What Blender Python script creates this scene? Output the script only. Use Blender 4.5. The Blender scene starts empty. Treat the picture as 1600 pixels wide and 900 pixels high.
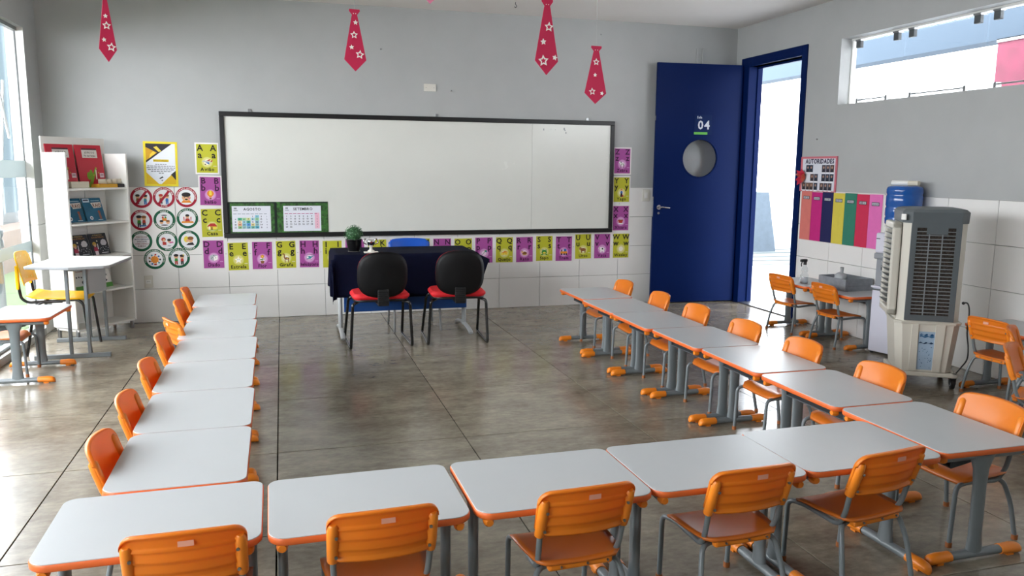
import bpy, bmesh, math, random
from mathutils import Vector, Matrix
random.seed(4)
SC = bpy.context.scene
COL = SC.collection
PI = math.pi
R = math.radians

# ------------------------------------------------------------------ camera
F_PX, YAW, PITCH, ROLL, EYE = 1244.33, .2802, .1487, .0081, 1.495
fw = Vector((math.sin(YAW)*math.cos(PITCH), math.cos(YAW)*math.cos(PITCH), -math.sin(PITCH)))
rt0 = Vector((math.cos(YAW), -math.sin(YAW), 0)); up0 = rt0.cross(fw)
rt = math.cos(ROLL)*rt0 + math.sin(ROLL)*up0
up = -math.sin(ROLL)*rt0 + math.cos(ROLL)*up0
cd = bpy.data.cameras.new('camera'); cam = bpy.data.objects.new('camera', cd); COL.objects.link(cam)
cd.sensor_fit = 'HORIZONTAL'; cd.sensor_width = 36; cd.lens = F_PX/1600*36
cd.clip_start = .05; cd.clip_end = 200
cam.matrix_world = Matrix(((rt.x, up.x, -fw.x, 0), (rt.y, up.y, -fw.y, 0), (rt.z, up.z, -fw.z, EYE), (0, 0, 0, 1)))
SC.camera = cam

# ------------------------------------------------------------------ world, exposure, daylight portals
w = bpy.data.worlds.new('sky'); SC.world = w; w.use_nodes = True
bg = w.node_tree.nodes['Background']
bg.inputs[0].default_value = (.93, .963, 1, 1); bg.inputs[1].default_value = 8.0
vs = SC.view_settings
vs.view_transform = 'Standard'; vs.look = 'None'; vs.gamma = 1; vs.exposure = 1.0; vs.use_curve_mapping = False
def portal(name, loc, sx, sy, rot):
    l = bpy.data.lights.new(name, 'AREA'); l.shape = 'RECTANGLE'; l.size = sx; l.size_y = sy
    l.cycles.is_portal = True
    o = bpy.data.objects.new(name, l); o.location = loc; o.rotation_euler = rot; COL.objects.link(o)
portal('window_portal_left', (-2.19, 3.72, 1.35), 2.6, 8.3, (0, R(-90), 0))
portal('window_portal_right', (5.16, 3.52, 2.4), .62, 5.9, (0, R(90), 0))
portal('door_portal', (5.17, 7.46, 1.3), 2.6, .96, (0, R(90), 0))

# ------------------------------------------------------------------ materials
def lin(h):
    if isinstance(h, str):
        h = h.lstrip('#'); h = [int(h[i:i+2], 16)/255 for i in (0, 2, 4)]
    return tuple(c/12.92 if c <= .04045 else ((c+.055)/1.055)**2.4 for c in h)
MATS = {}
def mat(name, col, rough=.5, metal=0., spec=.5, noise=0., nscale=20., bump=0., bscale=80., rvar=0., coat=0., transl=0., tcol=None, stretch=None):
    if name in MATS: return MATS[name]
    m = bpy.data.materials.new(name); m.use_nodes = True; nt = m.node_tree; N = nt.nodes; L = nt.links
    p = N['Principled BSDF']; c = lin(col)
    p.inputs['Base Color'].default_value = (*c, 1); p.inputs['Roughness'].default_value = rough
    p.inputs['Metallic'].default_value = metal; p.inputs['Specular IOR Level'].default_value = spec
    p.inputs['Coat Weight'].default_value = coat; p.inputs['Coat Roughness'].default_value = .1
    geo = N.new('ShaderNodeNewGeometry'); src = geo.outputs['Position']
    if stretch:
        vm = N.new('ShaderNodeVectorMath'); vm.operation = 'MULTIPLY'; vm.inputs[1].default_value = stretch
        L.new(src, vm.inputs[0]); src = vm.outputs[0]
    if noise or rvar:
        n = N.new('ShaderNodeTexNoise'); n.inputs['Scale'].default_value = nscale; n.inputs['Detail'].default_value = 6
        n.inputs['Roughness'].default_value = .6
        L.new(src, n.inputs['Vector'])
        if noise:
            r = N.new('ShaderNodeValToRGB'); r.color_ramp.elements[0].position = .3; r.color_ramp.elements[1].position = .7
            r.color_ramp.elements[0].color = (*[x*(1-noise) for x in c], 1); r.color_ramp.elements[1].color = (*[min(1, x*(1+noise)) for x in c], 1)
            L.new(n.outputs['Fac'], r.inputs[0]); L.new(r.outputs[0], p.inputs['Base Color'])
        if rvar:
            mr = N.new('ShaderNodeMapRange'); mr.inputs['From Min'].default_value = .3; mr.inputs['From Max'].default_value = .7
            mr.inputs['To Min'].default_value = max(.02, rough-rvar); mr.inputs['To Max'].default_value = rough+rvar
            L.new(n.outputs['Fac'], mr.inputs['Value']); L.new(mr.outputs[0], p.inputs['Roughness'])
    if bump:
        n2 = N.new('ShaderNodeTexNoise'); n2.inputs['Scale'].default_value = bscale; n2.inputs['Detail'].default_value = 4
        L.new(geo.outputs['Position'], n2.inputs['Vector'])
        b = N.new('ShaderNodeBump'); b.inputs['Strength'].default_value = bump; b.inputs['Distance'].default_value = .01
        L.new(n2.outputs['Fac'], b.inputs['Height']); L.new(b.outputs[0], p.inputs['Normal'])
    if transl:
        t = N.new('ShaderNodeBsdfTranslucent'); t.inputs[0].default_value = (*(lin(tcol) if tcol else c), 1)
        mx = N.new('ShaderNodeMixShader'); mx.inputs[0].default_value = transl
        out = N['Material Output']
        L.new(p.outputs[0], mx.inputs[1]); L.new(t.outputs[0], mx.inputs[2]); L.new(mx.outputs[0], out.inputs[0])
    MATS[name] = m; return m
def glass(name, tint=(.965, .967, .97), refl=.07):
    m = bpy.data.materials.new(name); m.use_nodes = True; nt = m.node_tree; N = nt.nodes; L = nt.links
    N.remove(N['Principled BSDF'])
    t = N.new('ShaderNodeBsdfTransparent'); t.inputs[0].default_value = (*tint, 1)
    g = N.new('ShaderNodeBsdfGlossy'); g.inputs['Roughness'].default_value = .02
    lw = N.new('ShaderNodeLayerWeight'); lw.inputs[0].default_value = .5
    pw = N.new('ShaderNodeMath'); pw.operation = 'POWER'; pw.inputs[1].default_value = 4; L.new(lw.outputs['Facing'], pw.inputs[0])
    fr = N.new('ShaderNodeMath'); fr.operation = 'MULTIPLY_ADD'; fr.inputs[1].default_value = .5; fr.inputs[2].default_value = .03; L.new(pw.outputs[0], fr.inputs[0])
    mx = N.new('ShaderNodeMixShader'); L.new(fr.outputs[0], mx.inputs[0])
    L.new(t.outputs[0], mx.inputs[1]); L.new(g.outputs[0], mx.inputs[2]); L.new(mx.outputs[0], N['Material Output'].inputs[0])
    MATS[name] = m; return m
def pm(h, rough=.55):
    return mat('print_'+h, h, rough, spec=.3)

PAINT = mat('wall_paint', '#adafae', .6, noise=.03, nscale=3, bump=.05, bscale=60)
TILE = mat('wall_tile_glaze', '#e6e5e2', .28, noise=.015, nscale=4)
GROUT = mat('grout', '#8f8f8a', .9)
CEIL = mat('ceiling_plaster', '#ebe6e1', .8, noise=.02, nscale=2)
FLOORJ = mat('floor_joint', '#0e0d0c', .95, spec=0)
LAM = mat('white_laminate', '#babdbf', .35, noise=.01, nscale=8)
ORG = mat('orange_plastic', '#e8831f', .38, noise=.03, nscale=6)
ORG_SHADE = mat('orange_plastic_seat', '#cc6c20', .36, noise=.03, nscale=6)  # chair orange darkened on seats, stands in for shade under the tables
ORGT = mat('orange_plastic_back', '#ef8a22', .36, noise=.03, nscale=6, transl=.28, tcol='#f25c00')
EDGE = mat('orange_edge_band', '#e0692c', .45)
GREY = mat('grey_painted_steel', '#6f7679', .35, noise=.03, nscale=30, spec=.6)
DGREY = mat('dark_grey_plastic', '#4c5154', .5)
BLUE = mat('door_blue_enamel', '#041b4c', .5, noise=.06, spec=.08, nscale=2)
BLACKF = mat('black_board_frame', '#0d0d0e', .4)
BOARD = mat('whiteboard_surface', '#d9dad3', .22, noise=.02, nscale=2.5, rvar=.06)
WHITE = mat('white_lacquer', '#e6e6e2', .35)
CHROME = mat('chrome', '#cfd1d2', .15, metal=1)
STEEL = mat('brushed_steel', '#9a9c9d', .35, metal=1)
GLS = glass('clear_glass')
NAVY = mat('navy_cloth', '#080c22', .85, spec=.1, noise=.15, nscale=15, bump=.15, bscale=300)
BLK = mat('black_plastic', '#131416', .45)
BLKT = mat('black_tube', '#0d0d0e', .2, coat=.3)
REDF = mat('red_fabric', '#d01520', .7, noise=.05, nscale=60)
YEL = mat('yellow_plastic', '#f7bd00', .4, spec=.3)
PINKT = mat('tie_red_foam', '#c81f4e', .7)
FOAMW = mat('tie_white_foam', '#f2eee9', .7)
IVORY = mat('ivory_plastic', '#d8d5cb', .4)
LGREY = mat('light_grey_plastic', '#a5a8ab', .4)
PIPEW = mat('pale_pipe', '#77858a', .5, spec=.2)

def floor_mat():
    m = bpy.data.materials.new('polished_concrete'); m.use_nodes = True; nt = m.node_tree; N = nt.nodes; L = nt.links
    p = N['Principled BSDF']; g = N.new('ShaderNodeNewGeometry'); oi = N.new('ShaderNodeObjectInfo')
    def nz(scale, det, rough=.6, vec=None):
        n = N.new('ShaderNodeTexNoise'); n.inputs['Scale'].default_value = scale; n.inputs['Detail'].default_value = det
        n.inputs['Roughness'].default_value = rough; L.new(vec or g.outputs['Position'], n.inputs['Vector']); return n.outputs['Fac']
    mp = N.new('ShaderNodeVectorMath'); mp.operation = 'MULTIPLY'; mp.inputs[1].default_value = (.75, 1.35, 1); L.new(g.outputs['Position'], mp.inputs[0])
    a = nz(4, 8, .68, mp.outputs[0]); b = nz(26, 5, .65, mp.outputs[0])
    mx = N.new('ShaderNodeMath'); mx.operation = 'MULTIPLY_ADD'; mx.inputs[1].default_value = .35; L.new(b, mx.inputs[0]); 
    m2 = N.new('ShaderNodeMath'); m2.operation = 'MULTIPLY'; m2.inputs[1].default_value = .65; L.new(a, m2.inputs[0]); L.new(m2.outputs[0], mx.inputs[2])
    rp = N.new('ShaderNodeValToRGB'); e = rp.color_ramp.elements
    e[0].position = .30; e[0].color = (*lin('#5a5347'), 1); e[1].position = .72; e[1].color = (*lin('#a29a89'), 1)
    k = e.new(.5); k.color = (*lin('#81796a'), 1)
    L.new(mx.outputs[0], rp.inputs[0])
    hs = N.new('ShaderNodeHueSaturation'); mr = N.new('ShaderNodeMapRange'); mr.inputs['To Min'].default_value = .9; mr.inputs['To Max'].default_value = 1.1
    L.new(oi.outputs['Random'], mr.inputs['Value']); L.new(mr.outputs[0], hs.inputs['Value']); L.new(rp.outputs[0], hs.inputs['Color'])
    L.new(hs.outputs[0], p.inputs['Base Color'])
    r2 = N.new('ShaderNodeMapRange'); r2.inputs['From Min'].default_value = .35; r2.inputs['From Max'].default_value = .65
    r2.inputs['To Min'].default_value = .15; r2.inputs['To Max'].default_value = .245
    L.new(nz(2.5, 4), r2.inputs['Value']); L.new(r2.outputs[0], p.inputs['Roughness'])
    bp = N.new('ShaderNodeBump'); bp.inputs['Strength'].default_value = .012; bp.inputs['Distance'].default_value = .01
    L.new(nz(9, 4), bp.inputs['Height']); L.new(bp.outputs[0], p.inputs['Normal'])
    p.inputs['Specular IOR Level'].default_value = .6
    MATS['polished_concrete'] = m; return m
FLOOR = floor_mat()

# ------------------------------------------------------------------ mesh builder
class MB:
    def __init__(s): s.v = []; s.f = []; s.mi = []; s.sm = []; s.mats = []; s.M = Matrix()
    def _m(s, m):
        if m not in s.mats: s.mats.append(m)
        return s.mats.index(m)
    def add(s, vs, fs, m, smooth=False):
        b = len(s.v); s.v += [tuple(s.M @ Vector(p)) for p in vs]; i = s._m(m)
        for f in fs: s.f.append([b+k for k in f]); s.mi.append(i); s.sm.append(smooth)
        return s
    def box(s, x0, x1, y0, y1, z0, z1, m):
        vs = [(x, y, z) for z in (z0, z1) for y in (y0, y1) for x in (x0, x1)]
        return s.add(vs, [(0, 2, 3, 1), (4, 5, 7, 6), (0, 1, 5, 4), (2, 6, 7, 3), (0, 4, 6, 2), (1, 3, 7, 5)], m)
    def bbox(s, x0, x1, y0, y1, z0, z1, m, b=.004, seg=2, smooth=True):
        bm = bmesh.new(); bmesh.ops.create_cube(bm, size=1)
        for v in bm.verts: v.co = Vector(((x0+x1)/2+v.co.x*(x1-x0), (y0+y1)/2+v.co.y*(y1-y0), (z0+z1)/2+v.co.z*(z1-z0)))
        b = min(b, (x1-x0)*.49, (y1-y0)*.49, (z1-z0)*.49)
        bmesh.ops.bevel(bm, geom=bm.edges[:], offset=b, segments=seg, affect='EDGES', profile=.5)
        bm.verts.index_update()
        s.add([v.co.copy() for v in bm.verts], [[v.index for v in f.verts] for f in bm.faces], m, False); bm.free(); return s
    def prism(s, pts, z0, z1, m, bev=0., mtop=None, smooth=False):
        # outline (x,y) ccw extruded along z; optional bevelled rims
        n = len(pts)
        def inset(d):
            out = []
            for i in range(n):
                p, a, c = Vector(pts[i]), Vector(pts[i-1]), Vector(pts[(i+1) % n])
                e1 = (p-a).normalized() if (p-a).length > 1e-9 else Vector((1, 0)); e2 = (c-p).normalized() if (c-p).length > 1e-9 else e1
                nn = Vector((-(e1+e2).y, (e1+e2).x))
                nn = nn.normalized() if nn.length > 1e-9 else Vector((-e1.y, e1.x))
                out.append(p+nn*d)
            return out
        rings = []
        if bev:
            ins = inset(bev)
            rings = [(ins, z0), (pts, z0+bev), (pts, z1-bev), (ins, z1)]
        else: rings = [(pts, z0), (pts, z1)]
        vs = [(p[0], p[1], z) for r, z in rings for p in r]
        fs = []
        for k in range(len(rings)-1):
            for i in range(n):
                j = (i+1) % n; fs.append((k*n+i, k*n+j, (k+1)*n+j, (k+1)*n+i))
        s.add(vs, fs, m, smooth)
        s.add([(p[0], p[1], z0) for p in rings[0][0]], [list(range(n))[::-1]], m)
        s.add([(p[0], p[1], z1) for p in rings[-1][0]], [list(range(n))], mtop or m)
        return s
    def tube(s, pts, r, m, n=10, flat=None, up=None, caps=True):
        # flat=(a,b): elliptical section, b along 'up'
        P = [Vector(p) for p in pts]; k = len(P); vs = []; fs = []
        u = None
        for i in range(k):
            t = (P[min(i+1, k-1)]-P[max(i-1, 0)]).normalized()
            if up is not None: u = Vector(up)
            elif u is None: u = Vector((0, 0, 1)) if abs(t.z) < .9 else Vector((0, 1, 0))
            a = t.cross(u).normalized(); b = a.cross(t).normalized()
            if up is None: u = b
            rr = r[i] if isinstance(r, (list, tuple)) else r
            ra, rb = (flat if flat else (rr, rr))
            for j in range(n):
                an = 2*PI*j/n; vs.append(P[i]+a*math.cos(an)*ra+b*math.sin(an)*rb)
        for i in range(k-1):
            for j in range(n):
                j2 = (j+1) % n; fs.append((i*n+j, i*n+j2, (i+1)*n+j2, (i+1)*n+j))
        s.add(vs, fs, m, True)
        if caps:
            s.add(vs[:n], [list(range(n))[::-1]], m); s.add(vs[-n:], [list(range(n))], m)
        return s
    def cyl(s, a, b, r, m, n=16, r2=None): return s.tube([a, b], [r, r if r2 is None else r2], m, n)
    def lathe(s, prof, m, n=24, c=(0, 0, 0), smooth=True, sx=1, sy=1, caps=True):
        vs = []; fs = []
        for r, z in prof:
            for j in range(n): an = 2*PI*j/n; vs.append((c[0]+r*math.cos(an)*sx, c[1]+r*math.sin(an)*sy, c[2]+z))
        for i in range(len(prof)-1):
            for j in range(n): j2 = (j+1) % n; fs.append((i*n+j, i*n+j2, (i+1)*n+j2, (i+1)*n+j))
        s.add(vs, fs, m, smooth)
        if not caps: return s
        if prof[0][0] > 1e-4: s.add(vs[:n], [list(range(n))[::-1]], m)
        if prof[-1][0] > 1e-4: s.add(vs[-n:], [list(range(n))], m)
        return s
    def ball(s, c, r, m, nu=14, nv=8, sc=(1, 1, 1), lump=0):
        vs = []; fs = []
        for i in range(nv+1):
            th = PI*i/nv
            for j in range(nu):
                ph = 2*PI*j/nu; k = 1+lump*(random.random()-.5)
                vs.append((c[0]+r*sc[0]*k*math.sin(th)*math.cos(ph), c[1]+r*sc[1]*k*math.sin(th)*math.sin(ph), c[2]-r*sc[2]*k*math.cos(th)))
        for i in range(nv):
            for j in range(nu): j2 = (j+1) % nu; fs.append((i*nu+j, i*nu+j2, (i+1)*nu+j2, (i+1)*nu+j))
        return s.add(vs, fs, m, True)
    # flat print on an XZ sheet that faces -Y ; y gives the layer
    def poly(s, pts, y, m): return s.add([(p[0], y, p[1]) for p in pts], [list(range(len(pts)))], m)
    def rect(s, x0, x1, z0, z1, y, m): return s.poly([(x0, z0), (x1, z0), (x1, z1), (x0, z1)], y, m)
    def disc(s, x, z, r, y, m, n=24, rz=None):
        return s.poly([(x+r*math.cos(2*PI*i/n), z+(rz or r)*math.sin(2*PI*i/n)) for i in range(n)], y, m)
    def text(s, t, x, z, size, y, m, align='c', bold=False, wmax=None, rot=0., sx=1.):
        tot = sum(GW[(c, bold)] for c in t)*size*sx
        if wmax and tot > wmax: sx *= wmax/tot; tot = wmax
        cx = {'c': -tot/2, 'l': 0, 'r': -tot}[align]; ca, sa = math.cos(rot), math.sin(rot)
        for c in t:
            vs, fs = GL[(c, bold)]
            if vs:
                pts = [((cx+a*size*sx), b*size) for a, b in vs]
                s.add([(x+p*ca-q*sa, y, z+p*sa+q*ca) for p, q in pts], fs, m)
            cx += GW[(c, bold)]*size*sx
        return s
    def arc_text(s, t, x, z, r, mid, size, y, m, bold=True, below=False):
        ws = [GW[(c, bold)]*size for c in t]; tot = sum(ws)/r
        a = mid+tot/2 if not below else mid-tot/2
        for c, wd in zip(t, ws):
            h = wd/r/2; a += -h if not below else h
            ro = a-PI/2 if not below else a+PI/2
            rr = r if not below else r+size*.7
            s.text(c, x+rr*math.cos(a), z+rr*math.sin(a), size, y, m, 'c', bold, rot=ro)
            a += -h if not below else h
        return s
    def mesh(s, name):
        me = bpy.data.meshes.new(name); me.from_pydata(s.v, [], s.f)
        for m in s.mats: me.materials.append(m)
        me.polygons.foreach_set('material_index', s.mi); me.polygons.foreach_set('use_smooth', s.sm); me.update()
        return me
    def build(s, name, parent=None):
        o = bpy.data.objects.new(name, s.mesh(name)); COL.objects.link(o)
        if parent is not None: o.parent = parent
        return o

# glyph cache (built-in font, read once)
GL = {}; GW = {}
CH = ("ABCDEFGHIJKLMNOPQRSTUVWXYZabcdefghijklmnopqrstuvwxyz0123456789?/.,!'-ÃÁÉÍÓÇãáéíóç").replace(' ', '')
for bold in (False, True):
    GL[(' ', bold)] = ([], []); GW[(' ', bold)] = .3
    obs = []
    for c in CH:
        cu = bpy.data.curves.new('glyph', 'FONT'); cu.body = c; cu.size = 1; cu.resolution_u = 2; cu.fill_mode = 'FRONT'
        if bold: cu.offset = .022
        ob = bpy.data.objects.new('glyph', cu); COL.objects.link(ob); obs.append((c, ob, cu))
    dg = bpy.context.evaluated_depsgraph_get(); dg.update()
    for c, ob, cu in obs:
        me = bpy.data.meshes.new_from_object(ob.evaluated_get(dg))
        vs = [(v.co.x, v.co.y) for v in me.vertices]; fs = [list(p.vertices) for p in me.polygons]
        mn = min([a for a, b in vs] or [0]); mxx = max([a for a, b in vs] or [0])
        GL[(c, bold)] = ([(a-mn+.04, b) for a, b in vs], fs); GW[(c, bold)] = mxx-mn+.09
        bpy.data.meshes.remove(me)
    for c, ob, cu in obs: bpy.data.objects.remove(ob); bpy.data.curves.remove(cu)

# ------------------------------------------------------------------ object helpers
def tag(o, label=None, cat=None, group=None, kind=None):
    if label: o['label'] = label
    if cat: o['category'] = cat
    if group: o['group'] = group
    if kind: o['kind'] = kind
    return o
def thing(name, label, cat, loc=(0, 0, 0), rz=0., group=None, rx=0.):
    o = bpy.data.objects.new(name, None); COL.objects.link(o); o.empty_display_size = .1
    o.location = loc; o.rotation_euler = (rx, 0, R(rz)); return tag(o, label, cat, group)
def struct(name, mb, label, parent=None):
    o = mb.build(name, parent)
    if parent is None: tag(o, label, 'structure', kind='structure')
    return o
def copy_tree(root, loc, rz, label, group=None, pert=None):
    r = root.copy(); COL.objects.link(r); r.location = loc; r.rotation_euler = (0, 0, R(rz)); r['label'] = label
    if group: r['group'] = group
    for ch in root.children:
        c = ch.copy(); COL.objects.link(c); c.parent = r
        for g in ch.children:
            d = g.copy(); COL.objects.link(d); d.parent = c
    return r
def rrect(x0, x1, y0, y1, r, n=5, rs=None):
    rs = rs or [r]*4; out = []
    for (cx, cy, a), q in zip([(x0, y0, 180), (x1, y0, 270), (x1, y1, 0), (x0, y1, 90)], rs):
        px = cx+q if cx == x0 else cx-q; py = cy+q if cy == y0 else cy-q
        for i in range(n+1):
            an = R(a+90*i/n); out.append((px+q*math.cos(an), py+q*math.sin(an)))
    return out
def smooth(pts, sub=5):
    P = [Vector(p) for p in pts]; out = []
    for i in range(len(P)-1):
        a, b, c, d = P[max(i-1, 0)], P[i], P[i+1], P[min(i+2, len(P)-1)]
        for k in range(sub):
            t = k/sub
            out.append(.5*((2*b)+(-a+c)*t+(2*a-5*b+4*c-d)*t*t+(-a+3*b-3*c+d)*t**3))
    out.append(P[-1]); return out
def arcbend(pts, r=.03, n=5):
    # polyline with rounded corners
    P = [Vector(p) for p in pts]; out = [P[0]]
    for i in range(1, len(P)-1):
        a, b, c = P[i-1], P[i], P[i+1]
        d = min(r, (b-a).length*.45, (c-b).length*.45)
        p, q = b+(a-b).normalized()*d, b+(c-b).normalized()*d
        for k in range(n+1):
            t = k/n; out.append(p*(1-t)**2+b*2*t*(1-t)+q*t*t)
    out.append(P[-1]); return out

# ================================================================== SETTING
XL, XR, YF, YB, H = -2.06, 4.982, 8.215, -3.2, 3.066
TW, TH = .458, .3244; TT = 4*TH
# floor: sub base and saw-cut slabs
b = MB(); b.box(XL-.2, XR+.16, YB-.15, YF+.15, -.12, -.006, FLOORJ)
floor = struct('floor', b, 'dark polished concrete floor cut into large square slabs')
xs = [XL-.06]+[-1.081+1.013*k for k in range(0, 6)]+[XR+.15]
xs = [x for x in xs if x <= XR+.16]
ys = [YF+.05]+[7.18-.989*k for k in range(0, 11)]+[YB]
for i in range(len(xs)-1):
    for j in range(len(ys)-1):
        g = .003; x0, x1, y1, y0 = xs[i]+g, xs[i+1]-g, ys[j]-g, ys[j+1]+g
        b = MB(); b.bbox(x0, x1, y0, y1, -.02, 0, FLOOR, .0008, 1, smooth=False); b.build('floor_slab', floor)
b = MB(); b.box(XL-.2, XR+.2, YB-.15, YF+.15, H, H+.12, CEIL)
struct('ceiling', b, 'plain off-white plaster ceiling over the whole room')
# front wall
b = MB(); b.box(XL-.2, XR+.2, YF, YF+.15, TT, H, PAINT); b.box(XL-.2, XR+.2, YF+.012, YF+.15, 0, TT, GROUT)
wf = struct('wall_front', b, 'grey painted wall with a white tiled dado behind the whiteboard')
def tiles(parent, us, zs, face, gap=.002):
    # us : joint coordinates ; face(u0,u1,z0,z1,mb)
    for i in range(len(us)-1):
        for z0, z1 in zs:
            b = MB(); face(b, us[i]+gap, us[i+1]-gap, z0+gap, z1-gap); b.build('wall_tile', parent)
Z4 = [(k*TH, (k+1)*TH) for k in range(4)]
us = [XL]+[u for u in [-.985+TW*k for k in range(-3, 14)] if XL+.03 < u < XR-.02]+[XR]
tiles(wf, us, Z4, lambda b, a, c, z0, z1: b.bbox(a, c, YF, YF+.013, z0, z1, TILE, .0015, 1))
# right wall with door opening (7.00-7.93, to 2.62) and clerestory opening
DY0, DY1, DZ = 7.00, 7.93, 2.62; WY0, WY1, WZ0, WZ1 = .6, 6.44, 2.105, 2.70
XO = XR+.15
b = MB(); P = PAINT
def rw(y0, y1, z0, z1):
    if z0 < TT:
        b.box(XR+.012, XO, y0, y1, z0, min(z1, TT), GROUT)
    if z1 > TT: b.box(XR, XO, y0, y1, max(z0, TT), z1, P)
rw(DY1, YF, 0, H); rw(DY0, DY1, DZ, H); rw(WY1, DY0, 0, H); rw(WY0, WY1, 0, WZ0); rw(WY0, WY1, WZ1, H); rw(YB, WY0, 0, H)
wr = struct('wall_right', b, 'grey painted side wall with white tiled dado, blue door and high window')
js = [4.593+TW*k for k in range(-18, 8)]
us = [YB]+[u for u in js if YB+.03 < u < 6.90]+[6.915]
tiles(wr, us, Z4, lambda b, a, c, z0, z1: b.bbox(XR, XR+.013, a, c, z0, z1, TILE, .0015, 1))
tiles(wr, [8.085, YF], Z4, lambda b, a, c, z0, z1: b.bbox(XR, XR+.013, a, c, z0, z1, TILE, .0015, 1))
# left wall : pier, head and glazed front
LY0, LY1, LZ1 = -.4, 7.84, 2.64; XG = -2.125
b = MB()
b.box(XL-.14, XL, LY1, YF, TT, H, P); b.box(XL-.14, XL-.012, LY1+.012, YF, 0, TT, GROUT)
b.box(XL-.14, XL, LY0, LY1, LZ1, H, P)
b.box(XL-.14, XL, YB, LY0, 0, H, P); b.box(XL-.14, XL, LY0, LY1, 0, .06, P)
wl = struct('wall_left', b, 'grey painted side wall around the tall glazed opening')
tiles(wl, [LY1, YF], Z4, lambda b, a, c, z0, z1: b.bbox(XL-.013, XL, a, c, z0, z1, TILE, .0015, 1))
tiles(wl, [XL-.14, XL-.002], Z4, lambda b, a, c, z0, z1: b.bbox(a, c, LY1, LY1+.013, z0, z1, TILE, .0015, 1))
b = MB(); b.box(XL-.2, XR+.2, YB-.15, YB, 0, H, P)
struct('wall_back', b, 'grey painted wall behind the desks')
b = MB(); b.box(XL-.14, XL+.001, LY1-.004, LY1, TT, LZ1, mat('reveal_white', '#eeecea', .5)); struct('trim_2', b, 'white painted reveal at the end of the glass front')  # daylight on the jamb face put in as a white overlay
# left window : frameless glass panes, bottom and top channels, frosted bands
wn = thing('window_1', 'tall clear glass front with two frosted bands looking onto the garden', 'window', (XG, 0, 0))
tag(wn, kind='structure')
ps = [LY0, .6, 2.05, 3.5, 4.95, 6.4, LY1]
for i in range(6):
    b = MB(); b.box(-.004, .004, ps[i]+.003, ps[i+1]-.003, .08, LZ1-.02, GLS); g = b.build('pane', wn)
    for z0, z1 in ((1.39, 1.53), (.745, .84)):
        b = MB(); b.box(.0045, .0055, ps[i]+.005, ps[i+1]-.005, z0, z1, mat('frosted_film', '#b9c0c0', .6, spec=.2, transl=.6)); tag(b.build('frosted_band', g), 'pale frosted band across the glass')
b = MB(); b.box(-.02, .02, LY0, LY1, LZ1-.03, LZ1, STEEL); b.box(-.02, .02, LY0, LY1, .06, .085, STEEL); b.box(-.006, .006, LY1-.006, LY1, .08, LZ1-.02, DGREY)
b.build('window_frame', wn)
# right high window: panes, clips, bottom rods
wn = thing('window_2', 'long high strip window of tilting glass panes above the tiles', 'window', (XO-.02, 0, 0)); tag(wn, kind='structure')
pj = [6.43, 5.787]+[4.95-.84*k for k in range(5)]+[.6]
for i in range(len(pj)-1):
    y1, y0 = pj[i]-.008, pj[i+1]+.008
    b = MB(); b.box(-.004, .004, y0, y1, WZ0+.03, WZ1-.035, GLS); g = b.build('pane', wn)
    for y in (y1-.07, y0+.09):
        b = MB(); b.bbox(-.018, .018, y-.03, y+.03, WZ1-.09, WZ1-.02, DGREY, .004, 1); b.box(-.022, .022, y-.035, y+.035, WZ1-.03, WZ1-.015, STEEL); b.build('glass_clip', g)
    b = MB(); ym = (y0+y1)/2
    b.tube([(-.03, y0+.13, WZ0+.035), (-.03, y1-.13, WZ0+.035)], .006, STEEL, 8)
    for y in (y0+.13, y1-.13): b.bbox(-.045, .01, y-.013, y+.013, WZ0, WZ0+.05, STEEL, .003, 1)
    b.build('latch_rod', g)
b = MB(); b.box(-.02, .02, .6, 6.44, WZ1-.018, WZ1, WHITE); b.box(-.015, .03, 6.425, 6.44, WZ0, WZ1, WHITE); b.build('window_frame', wn)
# door : blue frame and open leaf
fr = MB()
def fbox(y0, y1, z0, z1): fr.bbox(XR-.015, XO+.01, y0, y1, z0, z1, BLUE, .004, 1)
fbox(DY0-.08, DY0+.002, 0, DZ+.10); fbox(DY1-.002, DY1+.155, 0, DZ+.10); fbox(DY0, DY1, DZ, DZ+.10)
fr.box(XR+.09, XR+.12, DY0, DY0+.02, 0, DZ, BLUE); fr.box(XR+.09, XR+.12, DY1-.02, DY1, 0, DZ, BLUE); fr.box(XR+.09, XR+.12, DY0, DY1, DZ-.02, DZ, BLUE)
door = thing('door_1', 'dark blue classroom door standing open against the front wall, round pane and number 04', 'door', (0, 0, 0)); tag(door, kind='structure')
fr.build('door_frame', door)
b = MB(); b.bbox(XR-.01, XO+.02, DY0, DY1, -.004, .012, STEEL, .003, 1); tag(b.build('threshold', door), 'grey metal door threshold')
# leaf local frame: x from hinge (0) to free edge (-1.01), faces -y
hx, hy = XR-.03, 8.035; ang = math.degrees(math.atan2(-(8.10-8.035), 1.0))
lf = bpy.data.objects.new('leaf_pivot', None)
lb = MB(); W_, Zt, Zb = 1.005, 2.645, .015; cx, cz, cr = -.475, 1.625, .208; t0, t1 = -.018, .018
n = 32
circ = [(cx+cr*math.cos(2*PI*i/n), cz+cr*math.sin(2*PI*i/n)) for i in range(n)]
def ringpt(i):
    a = 2*PI*i/n; c_, s_ = math.cos(a), math.sin(a)
    ts = []
    if c_ > 1e-9: ts.append((0-cx)/c_)
    if c_ < -1e-9: ts.append((-W_-cx)/c_)
    if s_ > 1e-9: ts.append((Zt-cz)/s_)
    if s_ < -1e-9: ts.append((Zb-cz)/s_)
    t = min(ts); return (cx+t*c_, cz+t*s_)
outer = [ringpt(i) for i in range(n)]
corners = [(0, Zt), (-W_, Zt), (-W_, Zb), (0, Zb)]
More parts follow.
